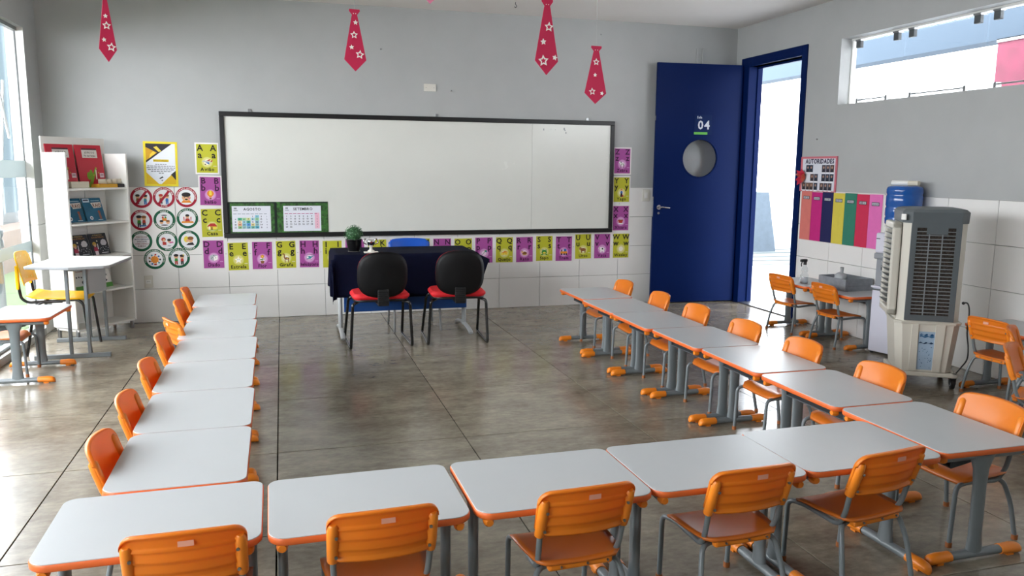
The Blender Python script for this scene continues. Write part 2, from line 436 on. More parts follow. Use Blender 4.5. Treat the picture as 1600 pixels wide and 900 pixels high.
for y, fl in ((t0, 1), (t1, -1)):
    for i in range(n):
        j = (i+1) % n; q = [circ[i], outer[i]]
        a0, a1 = math.atan2(outer[i][1]-cz, outer[i][0]-cx) % (2*PI), math.atan2(outer[j][1]-cz, outer[j][0]-cx) % (2*PI)
        if j == 0: a1 = 2*PI
        for c in corners:
            ac = math.atan2(c[1]-cz, c[0]-cx) % (2*PI)
            if a0 < ac < a1: q.append(c)
        q += [outer[j], circ[j]]
        lb.add([(p[0], y, p[1]) for p in q], [list(range(len(q)))[::fl]], BLUE)
for i in range(n):
    j = (i+1) % n
    lb.add([(circ[i][0], t0, circ[i][1]), (circ[j][0], t0, circ[j][1]), (circ[j][0], t1, circ[j][1]), (circ[i][0], t1, circ[i][1])], [(0, 1, 2, 3)], BLUE, True)
for i in range(4):
    c, d = corners[i], corners[(i+1) % 4]
    lb.add([(c[0], t0, c[1]), (d[0], t0, d[1]), (d[0], t1, d[1]), (c[0], t1, c[1])], [(0, 1, 2, 3)], BLUE)
bpy.data.objects.remove(lf)
leaf = lb.build('door_leaf', door); leaf.location = (hx, hy, 0); leaf.rotation_euler = (0, 0, R(ang))
b = MB(); b.lathe([(cr+.012, -.003), (cr+.012, .003), (cr-.004, .003), (cr-.004, -.003), (cr+.012, -.003)], BLUE, 40, caps=False)
ring = b.mesh('porthole_rim')
for yy in (t0-.001,):
    o = bpy.data.objects.new('porthole_rim', ring); COL.objects.link(o); o.parent = leaf; o.location = (cx, yy, cz); o.rotation_euler = (R(90), 0, 0)
b = MB(); b.M = Matrix.Translation((cx, 0, cz)) @ Matrix.Rotation(R(90), 4, 'X'); b.lathe([(cr, -.003), (cr, .003)], GLS, 40); tag(b.build('porthole_glass', leaf), 'round glass pane')
b = MB(); y = t0-.003
b.box(cx-.085, cx+.125, y, t0, 1.885, 2.10, mat('sign_blue', '#08204e', .5, spec=.1))
b.rect(cx-.085, cx+.075, 1.885, 1.912, y-.0006, pm('#63b04b')); b.text('Sala', cx-.055, 2.06, .035, y-.0008, pm('#c8d0dc'), 'l', True)
b.text('04', cx+.03, 1.945, .13, y-.0008, pm('#c9ced6'), 'c', True); tag(b.build('number_sign', leaf), 'dark blue room sign with 04 and a green bar')
b = MB(); hxx = -W_+.06
b.cyl((hxx, t0, 1.085), (hxx, t0-.012, 1.085), .026, CHROME, 20); b.cyl((hxx, t0-.01, 1.085), (hxx, t0-.05, 1.085), .009, CHROME, 12)
b.tube(smooth([(hxx, t0-.048, 1.085), (hxx+.03, t0-.052, 1.088), (hxx+.075, t0-.05, 1.082), (hxx+.115, t0-.045, 1.078)]), .009, CHROME, 10)
b.cyl((hxx, t0, 1.02), (hxx, t0-.006, 1.02), .014, CHROME, 16); b.box(-W_-.002, -W_+.001, -.012, .012, .98, 1.2, CHROME); b.build('door_handle', leaf)
b = MB(); b.box(-W_-.002, -W_, -.01, .01, 2.03, 2.08, CHROME); b.build('edge_bolt', leaf)

# ---- outdoors
b = MB(); b.box(-3.08, XL-.16, YB, YF+.4, 2.80, 2.95, mat('eave_render', '#c9c9c6', .8)); struct('eave', b, 'pale concrete eave over the outside of the glass front')  # unseen overhang, added to cut sky light through the left glazing
CONC = mat('outdoor_concrete', '#a9adb0', .8, noise=.08, nscale=3); WHT2 = mat('outdoor_white_wall', '#e8ecef', .8)
b = MB(); b.box(XO+.01, 6.7, YB, 11, 3.16, 3.3, MATS['eave_render']); struct('canopy', b, 'pale concrete canopy over the walkway outside the door')  # unseen short walkway roof, added to cut overhead light on the right
b = MB(); b.box(XO, 16, -4, 18, -.25, -.02, CONC); struct('paving', b, 'sunlit pale concrete paving outside the open door')
b = MB()
for k in range(5): b.box(7.2, 16, 11.2+.45*k, 18, -.02+.012*k, -.02+.012*(k+1), mat('step_concrete', '#4c5356', .85, noise=.15, nscale=2))
struct('step_paving', b, 'low concrete steps across the yard beyond the door')
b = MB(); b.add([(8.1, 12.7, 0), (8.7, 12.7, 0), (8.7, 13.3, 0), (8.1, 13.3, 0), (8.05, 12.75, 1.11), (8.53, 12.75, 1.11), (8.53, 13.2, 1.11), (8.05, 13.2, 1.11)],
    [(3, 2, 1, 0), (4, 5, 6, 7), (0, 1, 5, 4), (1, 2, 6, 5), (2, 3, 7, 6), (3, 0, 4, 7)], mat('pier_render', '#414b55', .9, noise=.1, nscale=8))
struct('yard_pier', b, 'tapered pale concrete pier seen through the open doorway')
b = MB(); b.box(8, 8.3, 2, 18, 3.01, 3.34, mat('beam_paint', '#3d4853', .8, spec=.1)); struct('trim_1', b, 'grey roof beam of the outside walkway')
b = MB(); b.box(13, 13.2, -4, 20, -.2, 6, WHT2); struct('yard_wall', b, 'bright white wall across the yard')
b = MB(); b.box(8.02, 8.06, 3.5, 7.62, .9, 3.01, mat('pink_banner_sheet', '#6c1f3a', .6, noise=.25, nscale=5, transl=.3)); b.box(8.0, 8.08, 3.5, 7.62, 2.98, 3.02, STEEL); b.box(8.0, 8.08, 3.5, 7.62, 0-.02, .9, mat('pink_banner_base', '#b8b9bb', .7))
tag(b.build('pink_screen'), 'translucent pink screen outside the high window, under the walkway beam', 'screen')
b = MB(); b.box(-12, XL-.2, -9, 16, -.3, -.08, mat('garden_grass', '#42542f', .95, noise=.35, nscale=14, bump=.5, bscale=60)); struct('garden_lawn', b, 'green garden lawn outside the glass front')
b = MB(); b.box(-4.4, -3.9, -6, 16, -.1, .52, mat('gravel_bank', '#574a41', .95, noise=.35, nscale=18, bump=.6, bscale=40)); struct('garden_bank', b, 'brown gravel bank at the foot of the garden wall')
b = MB(); b.box(-4.9, -4.5, -6, 16, -.1, 1.45, mat('garden_wall_render', '#414647', .95, noise=.35, nscale=16, bump=.4, bscale=60)); struct('garden_wall', b, 'rough grey garden wall outside the glass front')
t = thing('downpipe', 'pale blue plastic rainwater pipe outside the glass front', 'pipe', (-2.42, 7.87, 0))
b = MB(); b.cyl((0, 0, -.1), (0, 0, 3.2), .055, PIPEW, 20); b.build('pipe', t)
b = MB(); b.lathe([(.06, .78), (.072, .78), (.072, .84), (.063, .85), (.063, .87), (.074, .88), (.074, .93), (.06, .93)], PIPEW, 20); b.build('coupling', t)
t = thing('shade_sheet', 'pale blue folded plastic sheet hanging outside the glass front', 'sheet', (-2.75, 10.9, 0))
b = MB(); n = 40; vs = []
for i in range(n+1):
    yy = .5-2.2*i/n; xx = .04*math.sin(i*1.15)+.02*math.sin(i*.4)
    vs += [(xx, yy, 1.0), (xx+.02, yy, 3.2)]
b.add(vs, [(2*i, 2*i+2, 2*i+3, 2*i+1) for i in range(n)], mat('blue_sheet', '#48565c', .6, spec=.2, transl=.12), True); b.add([(v[0]-.004, v[1], v[2]) for v in vs], [(2*i, 2*i+1, 2*i+3, 2*i+2) for i in range(n)], MATS['blue_sheet'], True); b.build('sheet', t)
b = MB(); b.box(-.06, .08, -1.75, .6, 3.2, 3.26, STEEL); b.build('rail', t)
STREAK = mat('white_cord', '#eef2f2', .6)  # crossed streaks of light modelled as white rods
for k, (a, c, lab) in enumerate([((-2.225, 7.35, 2.75), (-2.225, 7.835, 1.72), 'white strap running diagonally down outside the glass, upper one of the crossed pair'),
                            ((-2.24, 7.835, 2.2), (-2.24, 7.5, 1.0), 'white strap running diagonally up outside the glass, lower one of the crossed pair')]):
    b = MB(); b.tube([a, c], .012, STREAK, 8); tag(b.build('strap'), lab, 'strap')

# ================================================================== FRONT WALL ITEMS
yw = YF
# whiteboard
t = thing('whiteboard', 'long whiteboard in a black frame on the front wall', 'whiteboard', (1.475, yw, 1.41))
bw, bh = 4.06, 1.205
for x0, x1 in ((-bw/2+.03, 1.092), (1.094, bw/2-.03)):
    b = MB(); b.box(x0, x1, -.022, -.004, -bh/2+.03, bh/2-.03, BOARD); b.build('board_panel', t)
for a in ((-bw/2, bw/2, bh/2-.045, bh/2), (-bw/2, bw/2, -bh/2, -bh/2+.045), (-bw/2, -bw/2+.045, -bh/2+.045, bh/2-.045), (bw/2-.045, bw/2, -bh/2+.045, bh/2-.045)):
    b = MB(); b.bbox(a[0], a[1], -.038, -.002, a[2], a[3], BLACKF, .005, 2); b.build('frame_bar', t)
for x in (-1.75, .07, 1.72):
    b = MB(); b.bbox(x-.015, x+.015, -.012, 0, bh/2, bh/2+.03, STEEL, .002, 1); b.build('hanging_bracket', t)
b = MB()
for x, z, r in ((1.22, .50, .010), (1.30, .505, .004), (1.35, .5, .004), (1.45, .51, .012), (1.47, .47, .010), (1.46, .495, .008)): b.rect(x-r*.5, x+r*.5, z-r, z+r, -.0225, pm('#7c8486'))
tag(b.build('marker_smudge', t), 'faint leftover marker strokes')

YG, PU = '#b9b830', '#a64f97'
G_ = {'w': '#f0efe9', 'r': '#b8382f', 'o': '#e08a2c', 'y': '#e8d34a', 'g': '#3f8f3a', 'b': '#3b6fb0', 'k': '#2a2426', 'n': '#8a5a30', 's': '#e0ae84', 'l': '#b5b9bd', 'p': '#d070a0', 't': '#3f8c9a'}
def star(x, z, r, r2=.45, n=5, rot=0.):
    return [(x+(r if i % 2 == 0 else r*r2)*math.sin(rot+PI*i/n), z+(r if i % 2 == 0 else r*r2)*math.cos(rot+PI*i/n)) for i in range(2*n)][::-1]
ART = {
 'A': [('p', [(-.9, .1), (-.2, -.05), (.9, -.05), (.9, .12), (.1, .3), (-.7, .3)], 'l'), ('p', [(-.1, .3), (.5, .55), (.7, .5), (.3, .2)], 'r'), ('p', [(-.3, -.05), (.3, -.4), (.5, -.35), (.3, 0)], 'b'), ('p', [(.6, .1), (.9, .5), (1, .5), (.9, .05)], 'r'), ('c', -.3, -.4, .12, 'k')],
 'B': [('c', 0, .25, .62, 'o'), ('e', 0, .25, .25, .62, 'y'), ('p', [(-.2, -.55), (.2, -.55), (.15, -.85), (-.15, -.85)], 'n'), ('p', [(-.5, -.1), (.5, -.1), (.15, -.5), (-.15, -.5)], 'o')],
 'C': [('p', [(-.7, -.6), (.8, -.6), (.8, 0), (-.7, 0)], 'y'), ('p', [(-.95, 0), (-.3, .6), (.5, .6), (1, 0)], 'r'), ('p', [(-.2, -.6), (.1, -.6), (.1, -.1), (-.2, -.1)], 'n'), ('p', [(-.6, -.6), (-.6, 0), (-.4, .1), (-.4, -.6)], 'w'), ('p', [(-1, -.7), (1, -.7), (1, -.6), (-1, -.6)], 'g')],
 'D': [('p', [(-.7, -.3), (0, -.6), (0, .2), (-.7, .45)], 'l'), ('p', [(0, -.6), (.7, -.3), (.7, .45), (0, .2)], 'w'), ('p', [(-.7, .45), (0, .2), (.7, .45), (0, .7)], 'l'), ('c', .35, 0, .08, 'k'), ('c', -.3, .1, .08, 'k'), ('c', -.45, -.15, .08, 'k'), ('c', 0, .45, .08, 'k')],
 'E': [('p', star(0, 0, 1), 'y'), ('p', star(0, 0, .8), 'w'), ('c', -.15, .1, .06, 'k'), ('c', .15, .1, .06, 'k')],
 'F': [('p', [(-.06, -.3), (.06, -.3), (.06, .4), (-.06, .4)], 'g'), ('p', star(0, .5, .45, .6, 6), 'o'), ('c', 0, .5, .16, 'y'), ('p', [(-.35, -.35), (.35, -.35), (.25, -.9), (-.25, -.9)], 'n'), ('e', .25, 0, .25, .1, 'g'), ('e', -.25, -.1, .25, .1, 'g')],
 'G': [('e', .1, -.1, .5, .25, 'n'), ('p', [(-.45, 0), (-.2, 0), (-.25, .8), (-.45, .8)], 'n'), ('e', -.5, .8, .22, .12, 'n'), ('p', [(-.3, -.9), (-.15, -.9), (-.15, -.2), (-.3, -.2)], 'n'), ('p', [(.35, -.9), (.5, -.9), (.5, -.2), (.35, -.2)], 'n'), ('c', .2, -.05, .1, 'y')],
 'H': [('e', -.1, 0, .55, .3, 't'), ('p', [(.3, 0), (1, .35), (1, .45), (.25, .2)], 't'), ('p', [(-1, .45), (.9, .6), (.9, .66), (-1, .5)], 'k'), ('e', -.35, .05, .22, .16, 'w'), ('p', [(-.6, -.45), (.4, -.45), (.4, -.4), (-.6, -.4)], 'k')],
 'I': [('e', 0, .5, .35, .3, 'k'), ('c', 0, .3, .28, 's'), ('p', [(-.3, 0), (.3, 0), (.4, -.8), (-.4, -.8)], 'r')],
 'P': [('p', [(.6, .7), (.2, .3), (.1, .6)], 'g'), ('p', [(.6, .7), (.7, .2), (.2, .3)], 't'), ('p', [(.2, .3), (-.7, -.7), (-.76, -.66), (.15, .36)], 'k')],
 'Q': [('p', [(-.8, -.4), (.7, -.4), (.8, .2), (-.7, 0)], 'y'), ('p', [(-.7, 0), (.8, .2), (.1, .5)], 'o'), ('c', -.2, -.2, .1, 'o'), ('c', .4, -.05, .12, 'o')],
 'R': [('e', 0, -.1, .55, .35, 'n'), ('c', -.5, .15, .25, 's'), ('c', -.6, .4, .12, 'n'), ('p', [(.5, -.2), (.9, -.4), (.95, -.33), (.5, -.1)], 's'), ('p', [(-.5, -.5), (.6, -.5), (.6, -.4), (-.5, -.4)], 'y')],
 'S': [('e', 0, -.1, .6, .5, 'g'), ('c', -.35, .4, .22, 'g'), ('c', .35, .4, .22, 'g'), ('c', -.35, .42, .1, 'w'), ('c', .35, .42, .1, 'w'), ('e', 0, -.25, .35, .2, 'y'), ('e', -.5, -.6, .25, .12, 'g'), ('e', .5, -.6, .25, .12, 'g')],
 'T': [('p', [(-.8, -.4), (.8, -.4), (.8, .1), (-.8, .1)], 'o'), ('p', [(.0, .1), (.6, .1), (.6, .7), (0, .7)], 'b'), ('p', [(-.6, .1), (-.35, .1), (-.35, .5), (-.6, .5)], 'k'), ('c', -.5, -.5, .2, 'k'), ('c', .1, -.5, .2, 'k'), ('c', .6, -.5, .2, 'k')],
 'U': [('e', 0, 0, .65, .35, 'n'), ('c', -.65, .2, .3, 'n'), ('c', -.75, .45, .1, 'n'), ('p', [(-.5, -.7), (-.25, -.7), (-.25, 0), (-.5, 0)], 'n'), ('p', [(.3, -.7), (.55, -.7), (.55, 0), (.3, 0)], 'n'), ('c', -.75, .15, .1, 's')],
 'V': [('e', 0, 0, .6, .35, 'w'), ('c', -.6, .3, .26, 'w'), ('c', .1, .1, .18, 'k'), ('c', .4, -.1, .14, 'k'), ('c', -.7, .4, .1, 'k'), ('p', [(-.4, -.7), (-.2, -.7), (-.2, 0), (-.4, 0)], 'w'), ('p', [(.3, -.7), (.5, -.7), (.5, 0), (.3, 0)], 'w'), ('c', -.62, .16, .1, 'p')],
 'W': [],
 'X': [('p', [(-.6, .3), (.6, .3), (.35, -.4), (-.35, -.4)], 'r'), ('e', -.62, 0, .22, .22, 'r'), ('e', -.62, 0, .1, .1, 'w'), ('e', 0, -.5, .6, .12, 'w'), ('e', 0, .3, .6, .1, 'n')],
 'Y': [('c', 0, .6, .25, 's'), ('p', [(-.25, .65), (.25, .65), (.15, .9), (-.2, .9)], 'o'), ('p', [(-.3, -.1), (.3, -.1), (.2, .4), (-.2, .4)], 'b'), ('p', [(-.3, -.9), (.3, -.9), (.2, -.1), (-.2, -.1)], 'k'), ('c', .3, -.7, .2, 'r')],
 'Z': [('e', 0, 0, .55, .28, 'w'), ('c', -.55, .4, .22, 'w'), ('p', [(-.2, -.2), (-.1, -.2), (0, .28), (-.1, .28)], 'k'), ('p', [(.15, -.2), (.25, -.2), (.3, .25), (.2, .25)], 'k'), ('p', [(-.4, -.8), (-.28, -.8), (-.28, 0), (-.4, 0)], 'k'), ('p', [(.3, -.8), (.42, -.8), (.42, 0), (.3, 0)], 'k'), ('p', [(-.5, .5), (-.2, .2), (-.2, .4), (-.4, .65)], 'k')],
}
def art(b, items, cx, cz, s, y):
    for k, it in enumerate(items):
        yy = y-.00025*k; m = pm(G_[it[-1]])
        if it[0] == 'p': b.poly([(cx+p[0]*s, cz+p[1]*s) for p in it[1]], yy, m)
        elif it[0] == 'c': b.disc(cx+it[1]*s, cz+it[2]*s, it[3]*s, yy, m, 12)
        else: b.disc(cx+it[1]*s, cz+it[2]*s, it[3]*s, yy, m, 14, it[4]*s)
WORD = dict(A='Avião', B='balão', C='Casa', D='Dado', E='Estrela', F='Flor', G='Girafa', H='helicóptero', P='Pipa', Q='Queijo', R='Rato', S='Sapo', T='Trem', U='Urso', V='Vaca', W='Wesley', X='Xícara', Y='Yago', Z='Zebra')
PIC = dict(A='an aeroplane', B='a hot-air balloon', C='a house', D='a die', E='a star', F='a potted flower', G='a giraffe', H='a helicopter', P='a kite', Q='a cheese', R='a mouse', S='a frog', T='a train', U='a bear', V='a cow', W='a white glow', X='a cup', Y='a boy', Z='a zebra')
def card(L, x, z, rot=0.):
    i = ord(L)-65; col = YG if i % 2 == 0 else PU
    lab = ('yellow-green' if i % 2 == 0 else 'purple')+' alphabet card with the letter '+L
    if L in PIC: lab += ' and '+PIC[L]
    t = thing('alphabet_card', lab, 'alphabet card', (x, yw-.001-.0007*(i % 3), z), 0, 'alphabet cards around the whiteboard'); t.rotation_euler = (0, R(-rot), 0)
    b = MB(); b.box(-.107, .107, -.0012, 0, -.149, .149, pm('#e6e2df')); b.rect(-.094, .094, -.135, .135, -.0016, pm(col)); b.build('sheet', t)
    dk = pm('#1c1a14' if i % 2 == 0 else '#3a1038')
    b = MB(); y = -.0034
    b.text(L, -.06, .072, .078, y, dk, bold=True); b.text(L, .058, .072, .078, y, dk, bold=True); l = L.lower()
    b.text(l, -.062, .004, .086, y, dk, bold=True); b.text(l, .062, .004, .086, y, dk, bold=True)
    if L in WORD: b.text(WORD[L], 0, -.118, .046, y, dk, bold=True, wmax=.175)
    b.rect(.055, .085, -.075, -.068, y, pm('#cfcaa0' if i % 2 == 0 else '#c98bc0'))
    b.build('lettering', t)
    b = MB(); b.disc(0, -.035, .052, -.0017, pm('#c8c760' if i % 2 == 0 else '#c47fba'), 24); b.disc(0, -.035, .044, -.0019, pm('#d6d087' if i % 2 == 0 else '#d29cca'), 24); b.disc(0, -.035, .026, -.00205, pm('#ece6d6' if i % 2 == 0 else '#ecd8e8'), 24); art(b, ART.get(L, []), 0, -.035, .05, -.0023)
    b.build('picture', t)
zc = {'A': 1.568, 'B': 1.258, 'C': .953}
for L in 'ABC': card(L, -.675+(.012 if L != 'A' else -.005), zc[L], {'A': -.5, 'B': -1, 'C': .8}[L])
n = 0
for L in 'DEFGHIJKLMNOPQRSTUVW':
    x = -.660+.2257*n; z = .648 if L in 'DVWU' else .63+.004*math.sin(n*2.2)
    if L == 'E': z = .622
    card(L, x, z+(.004 if n > 12 else 0), [0, .6, -.5, .3, -.6, 0, .2, 0, 0, 0, 0, .3, .2, -.4, .5, .2, -.3, .6, 0, -.2][n]); n += 1
for L, z in (('X', .96), ('Y', 1.275), ('Z', 1.588)): card(L, 3.617, z, .4 if L == 'Y' else 0)

# calendars
t = thing('calendar_poster', 'August and September calendars on a leafy green backing in the corner of the whiteboard', 'calendar', (-.04, yw-.0245, 1.0))
b = MB(); b.box(-.475, .475, -.002, 0, -.155, .155, mat('leaf_print', '#2c5a20', .5, noise=.9, nscale=45)); tag(b.build('backing', t), 'green leaf-print backing sheet')
b = MB()
for x0, x1, z0, z1 in ((-.47, -.02, .142, .152), (-.47, -.45, -.15, .15), (-.04, -.015, -.15, .145), (.02, .47, .140, .152)): b.rect(x0, x1, z0, z1, -.0022, pm('#15201a'))
b.build('dark_edging', t)
def cal(x0, title, start, days, hi, rows, pinkbar):
    b = MB(); w_, h_ = .36, .25
    b.box(x0, x0+w_, -.0034, -.0022, -.135, -.135+h_, pm('#dfe1ea')); s = b.build('calendar_sheet', t)
    b = MB(); y = -.0042
    b.text(title, x0+w_*.52, .072, .036, y, pm('#20242b'), 'c', True)
    b.rect(x0+.02, x0+.045, .085, .1, y, pm('#8a8f96')); b.rect(x0+.015, x0+.055, .068, .076, y, pm('#9aa0a6'))
    cw = .04; rh = .0265
    for c in range(8): b.rect(x0+.012+c*cw*(1 if c < 7 else 1.02), x0+.043+c*cw, .036, .042, y, pm('#b0477a' if pinkbar else '#8a93a0'))
    for d, c in hi.items():
        r_, q = divmod(d-1+start, 7); b.rect(x0+.012+q*cw, x0+.05+q*cw, .006-rh*r_-.005, .006-rh*r_+.021, y+.0003, pm(c))
    if pinkbar: b.rect(x0+.3, x0+.345, -.11, .045, y+.0003, pm('#e8b7c8'))
    for d in range(1, days+1):
        r_, q = divmod(d-1+start, 7); b.text(str(d), x0+.03+q*cw, .006-rh*r_, .021, y, pm('#2a2f3a'), 'c', True)
    for r_ in range(rows): b.text(str(r_+1), x0+.322, .006-rh*r_, .017, y, pm('#444a58'), 'c', True)
    tag(b.build('print', s), None)
cal(-.435, 'AGOSTO', 4, 31, {2: '#8cc6d8', 5: '#4fae8a', 6: '#9fd0a0', 7: '#d8dd9a', 8: '#a8d0de', 9: '#9fd0a0', 12: '#f0d8b0', 13: '#a8d0de', 14: '#4fae9a', 16: '#8cb8c8', 19: '#e8b08c', 20: '#8cc6d8', 21: '#5f9fe0', 22: '#e6d69a', 23: '#9fc6c8', 26: '#9fc890', 27: '#9fc6c8', 28: '#7fb8d0', 29: '#7fc0b0', 30: '#5fb8d0'}, 5, False)
cal(.045, 'SETEMBRO', 0, 30, {}, 5, True)

# yellow poster
t = thing('yellow_poster', 'yellow-bordered text poster with black and gold corner above the round stickers', 'poster', (-1.09, yw-.001, 1.512)); t.rotation_euler = (0, R(.8), 0)
b = MB(); b.box(-.148, .148, -.0015, 0, -.208, .208, pm('#e3cf2c')); b.rect(-.128, .128, -.188, .188, -.002, pm('#dfe3ea')); b.build('sheet', t)
b = MB(); y = -.0026
b.poly([(-.128, .188), (-.128, .01), (.1, .188)][::1], y, pm('#2e2c30')); b.poly([(-.128, .155), (-.128, .03), (-.03, .105)], y-.0003, pm('#c7951c')); b.poly([(-.06, .155), (-.03, .165), (.01, .118), (-.015, .112)], y-.0003, pm('#e0c94a'))
b.poly([(-.09, .09), (-.06, .12), (-.04, .1), (-.1, .05)], y-.0006, pm('#e8c23a'))
b.poly([(-.128, -.08), (-.128, -.188), (-.02, -.188)], y, pm('#d7b01e')); b.poly([(.0, -.188), (.128, -.188), (.128, -.06)], y, pm('#d7b01e')); b.poly([(.128, -.15), (.128, -.06), (.085, -.098)], y-.0003, pm('#2a2a2c'))
b.rect(-.065, .07, .02, .042, y-.0003, pm('#d5b91f')); b.build('corner_art', t)
b = MB(); b.text('Nossos Combinados', 0, .025, .018, y-.0008, pm('#5a5010'), 'c', True, wmax=.12)
for k, wd in enumerate((.1, .24, .25, .235, .18, .045)):
    z = -.003-.0165*k; x = -wd/2+.002
    while x < wd/2: q = random.uniform(.012, .03); b.rect(x, min(x+q, wd/2), z-.003, z+.003, y-.0005, pm('#4a4c58')); x += q+.005
b.poly([(-.02, -.135), (.01, -.115), (.02, -.125), (-.01, -.14)], y-.0005, pm('#2a2a2c')); b.poly([(-.005, -.152), (.015, -.145), (.012, -.16)], y-.0005, pm('#6a6a70')); b.build('print', t)

# round stickers
GRN, RED = '#0f5a3c', '#a31530'
def kid(x, z, s, hair, top, legs='k'):
    return [('p', [(x-.22*s, z-.5*s), (x+.22*s, z-.5*s), (x+.16*s, z-.1*s), (x-.16*s, z-.1*s)], top), ('p', [(x-.18*s, z-.95*s), (x-.03*s, z-.95*s), (x, z-.5*s), (x-.18*s, z-.5*s)], legs),
            ('p', [(x+.03*s, z-.95*s), (x+.18*s, z-.95*s), (x+.18*s, z-.5*s), (x, z-.5*s)], legs), ('c', x, z+.12*s, .26*s, 's'), ('e', x, z+.28*s, .3*s, .18*s, hair)]
SG = [
 (-1.276, 1.197, RED, 'two children fighting, crossed out', [('t', 'NÃO BRIGUE', 90)], kid(-.5, .1, 1, 'k', 'n', 'k')+kid(.5, .05, 1, 'k', 't', 'b'), True),
 (-1.08, 1.199, RED, 'two children standing apart, crossed out', [('t', 'NÃO PODE CORRER NEM', 90), ('b', 'BATER', 270)], kid(-.4, .1, 1, 'r', 'n', 'k')+kid(.4, .05, 1, 'n', 'b', 'b'), True),
 (-.882, 1.201, RED, 'a large smiling face of a black-haired child', [('t', 'LEVANTE A MÃO ANTES DE FALAR', 90)], [('p', [(-.75, -.75), (.75, -.75), (.4, -.35), (-.4, -.35)], 'o'), ('e', 0, 0, .6, .5, 's'), ('e', 0, .42, .62, .34, 'k'), ('c', -.25, .02, .06, 'k'), ('c', .25, .02, .06, 'k'), ('e', 0, -.26, .2, .09, 'k'), ('e', .4, -.1, .12, .1, 'p')], False),
 (-1.288, .986, RED, 'two children quarrelling over a toy', [('t', 'SEM GRITOS', 90)], kid(-.3, .2, 1.2, 'k', 'g', 'k')+kid(.35, .2, 1.1, 'n', 'r', 'k')+[('e', .2, -.75, .5, .1, 'b')], False),
 (-1.086, .987, GRN, 'children sharing a table', [('t', 'AJUDE A', 90), ('b', 'PROFESSORA NA SALA', 270)], [('p', [(-.3, -.1), (.3, -.1), (.3, .3), (-.3, .3)], 'o'), ('c', -.4, -.3, .25, 's'), ('c', .45, -.3, .25, 's'), ('e', -.4, -.12, .28, .15, 'k'), ('e', .45, -.12, .28, .15, 'n'), ('c', -.2, .42, .14, 'r'), ('c', .15, .42, .14, 'g'), ('e', 0, .72, .4, .08, 'k'), ('e', 0, -.7, .5, .08, 'k')], False),
 (-.881, .999, GRN, 'a child in red eating at an orange table', [('t', 'COMER TODA A COMIDA', 90)], [('p', [(-.35, -.4), (.35, -.4), (.25, .05), (-.25, .05)], 'r'), ('c', 0, .3, .25, 's'), ('e', 0, .48, .28, .18, 'k'), ('p', [(-.85, -.6), (.85, -.6), (.75, -.35), (-.75, -.35)], 'o'), ('p', [(-.5, -.3), (-.4, -.3), (-.42, .3), (-.55, .3)], 'r'), ('p', [(.4, -.3), (.5, -.3), (.55, .3), (.42, .3)], 'r')], False),
 (-1.299, .786, GRN, 'five lines of polite words and no picture', [('t', 'AS PALAVRAS', 90)], [], False),
 (-1.074, .784, GRN, 'two children reading lying down', [('t', 'HORA DE ESTUDAR', 90), ('b', 'ESTUDE', 280)], [('c', -.45, .3, .3, 'r'), ('c', -.4, .18, .2, 's'), ('p', [(-.6, -.5), (-.1, -.5), (-.1, -.1), (-.6, 0)], 'r'), ('c', .3, .05, .24, 's'), ('e', .3, .22, .28, .18, 'k'), ('p', [(.3, -.3), (.9, -.2), (.8, 0), (.4, -.05)], 'p'), ('p', [(0, -.7), (.4, -.75), (.6, -.55), (.15, -.5)], 'l')], False),
 (-.877, .786, GRN, 'a blonde child and a dark-haired child hugging', [('t', 'AMAR', 90), ('b', 'E RESPEITAR', 270)], [('e', -.35, .25, .35, .45, 'y'), ('c', -.2, .05, .2, 's'), ('c', .2, .1, .32, 's'), ('e', .22, .4, .42, .26, 'n'), ('p', [(-.4, -.6), (.7, -.6), (.5, -.2), (-.1, -.3)], 'k')], False),
 (-1.191, .613, GRN, 'an orange sun surrounded by small children', [('t', 'TODOS UNIDOS SOMOS MAIS FORTES', 90)], [('p', star(0, 0, .62, .75, 9), 'o'), ('c', 0, 0, .45, 'o')]+[('c', .72*math.cos(a*.7), .72*math.sin(a*.7), .13, 'kbrtnkbrt'[a]) for a in range(9)]+[('c', 0, -.7, .13, 'r')], False),
 (-.974, .619, GRN, 'a boy in green and a girl in red', [('t', 'SER EDUCADO E OBEDIENTE', 90)], kid(-.4, .15, 1.1, 'k', 'g', 'r')+kid(.4, .1, 1.05, 'k', 'r', 'k')+[('c', .6, .5, .1, 'y')], False)]
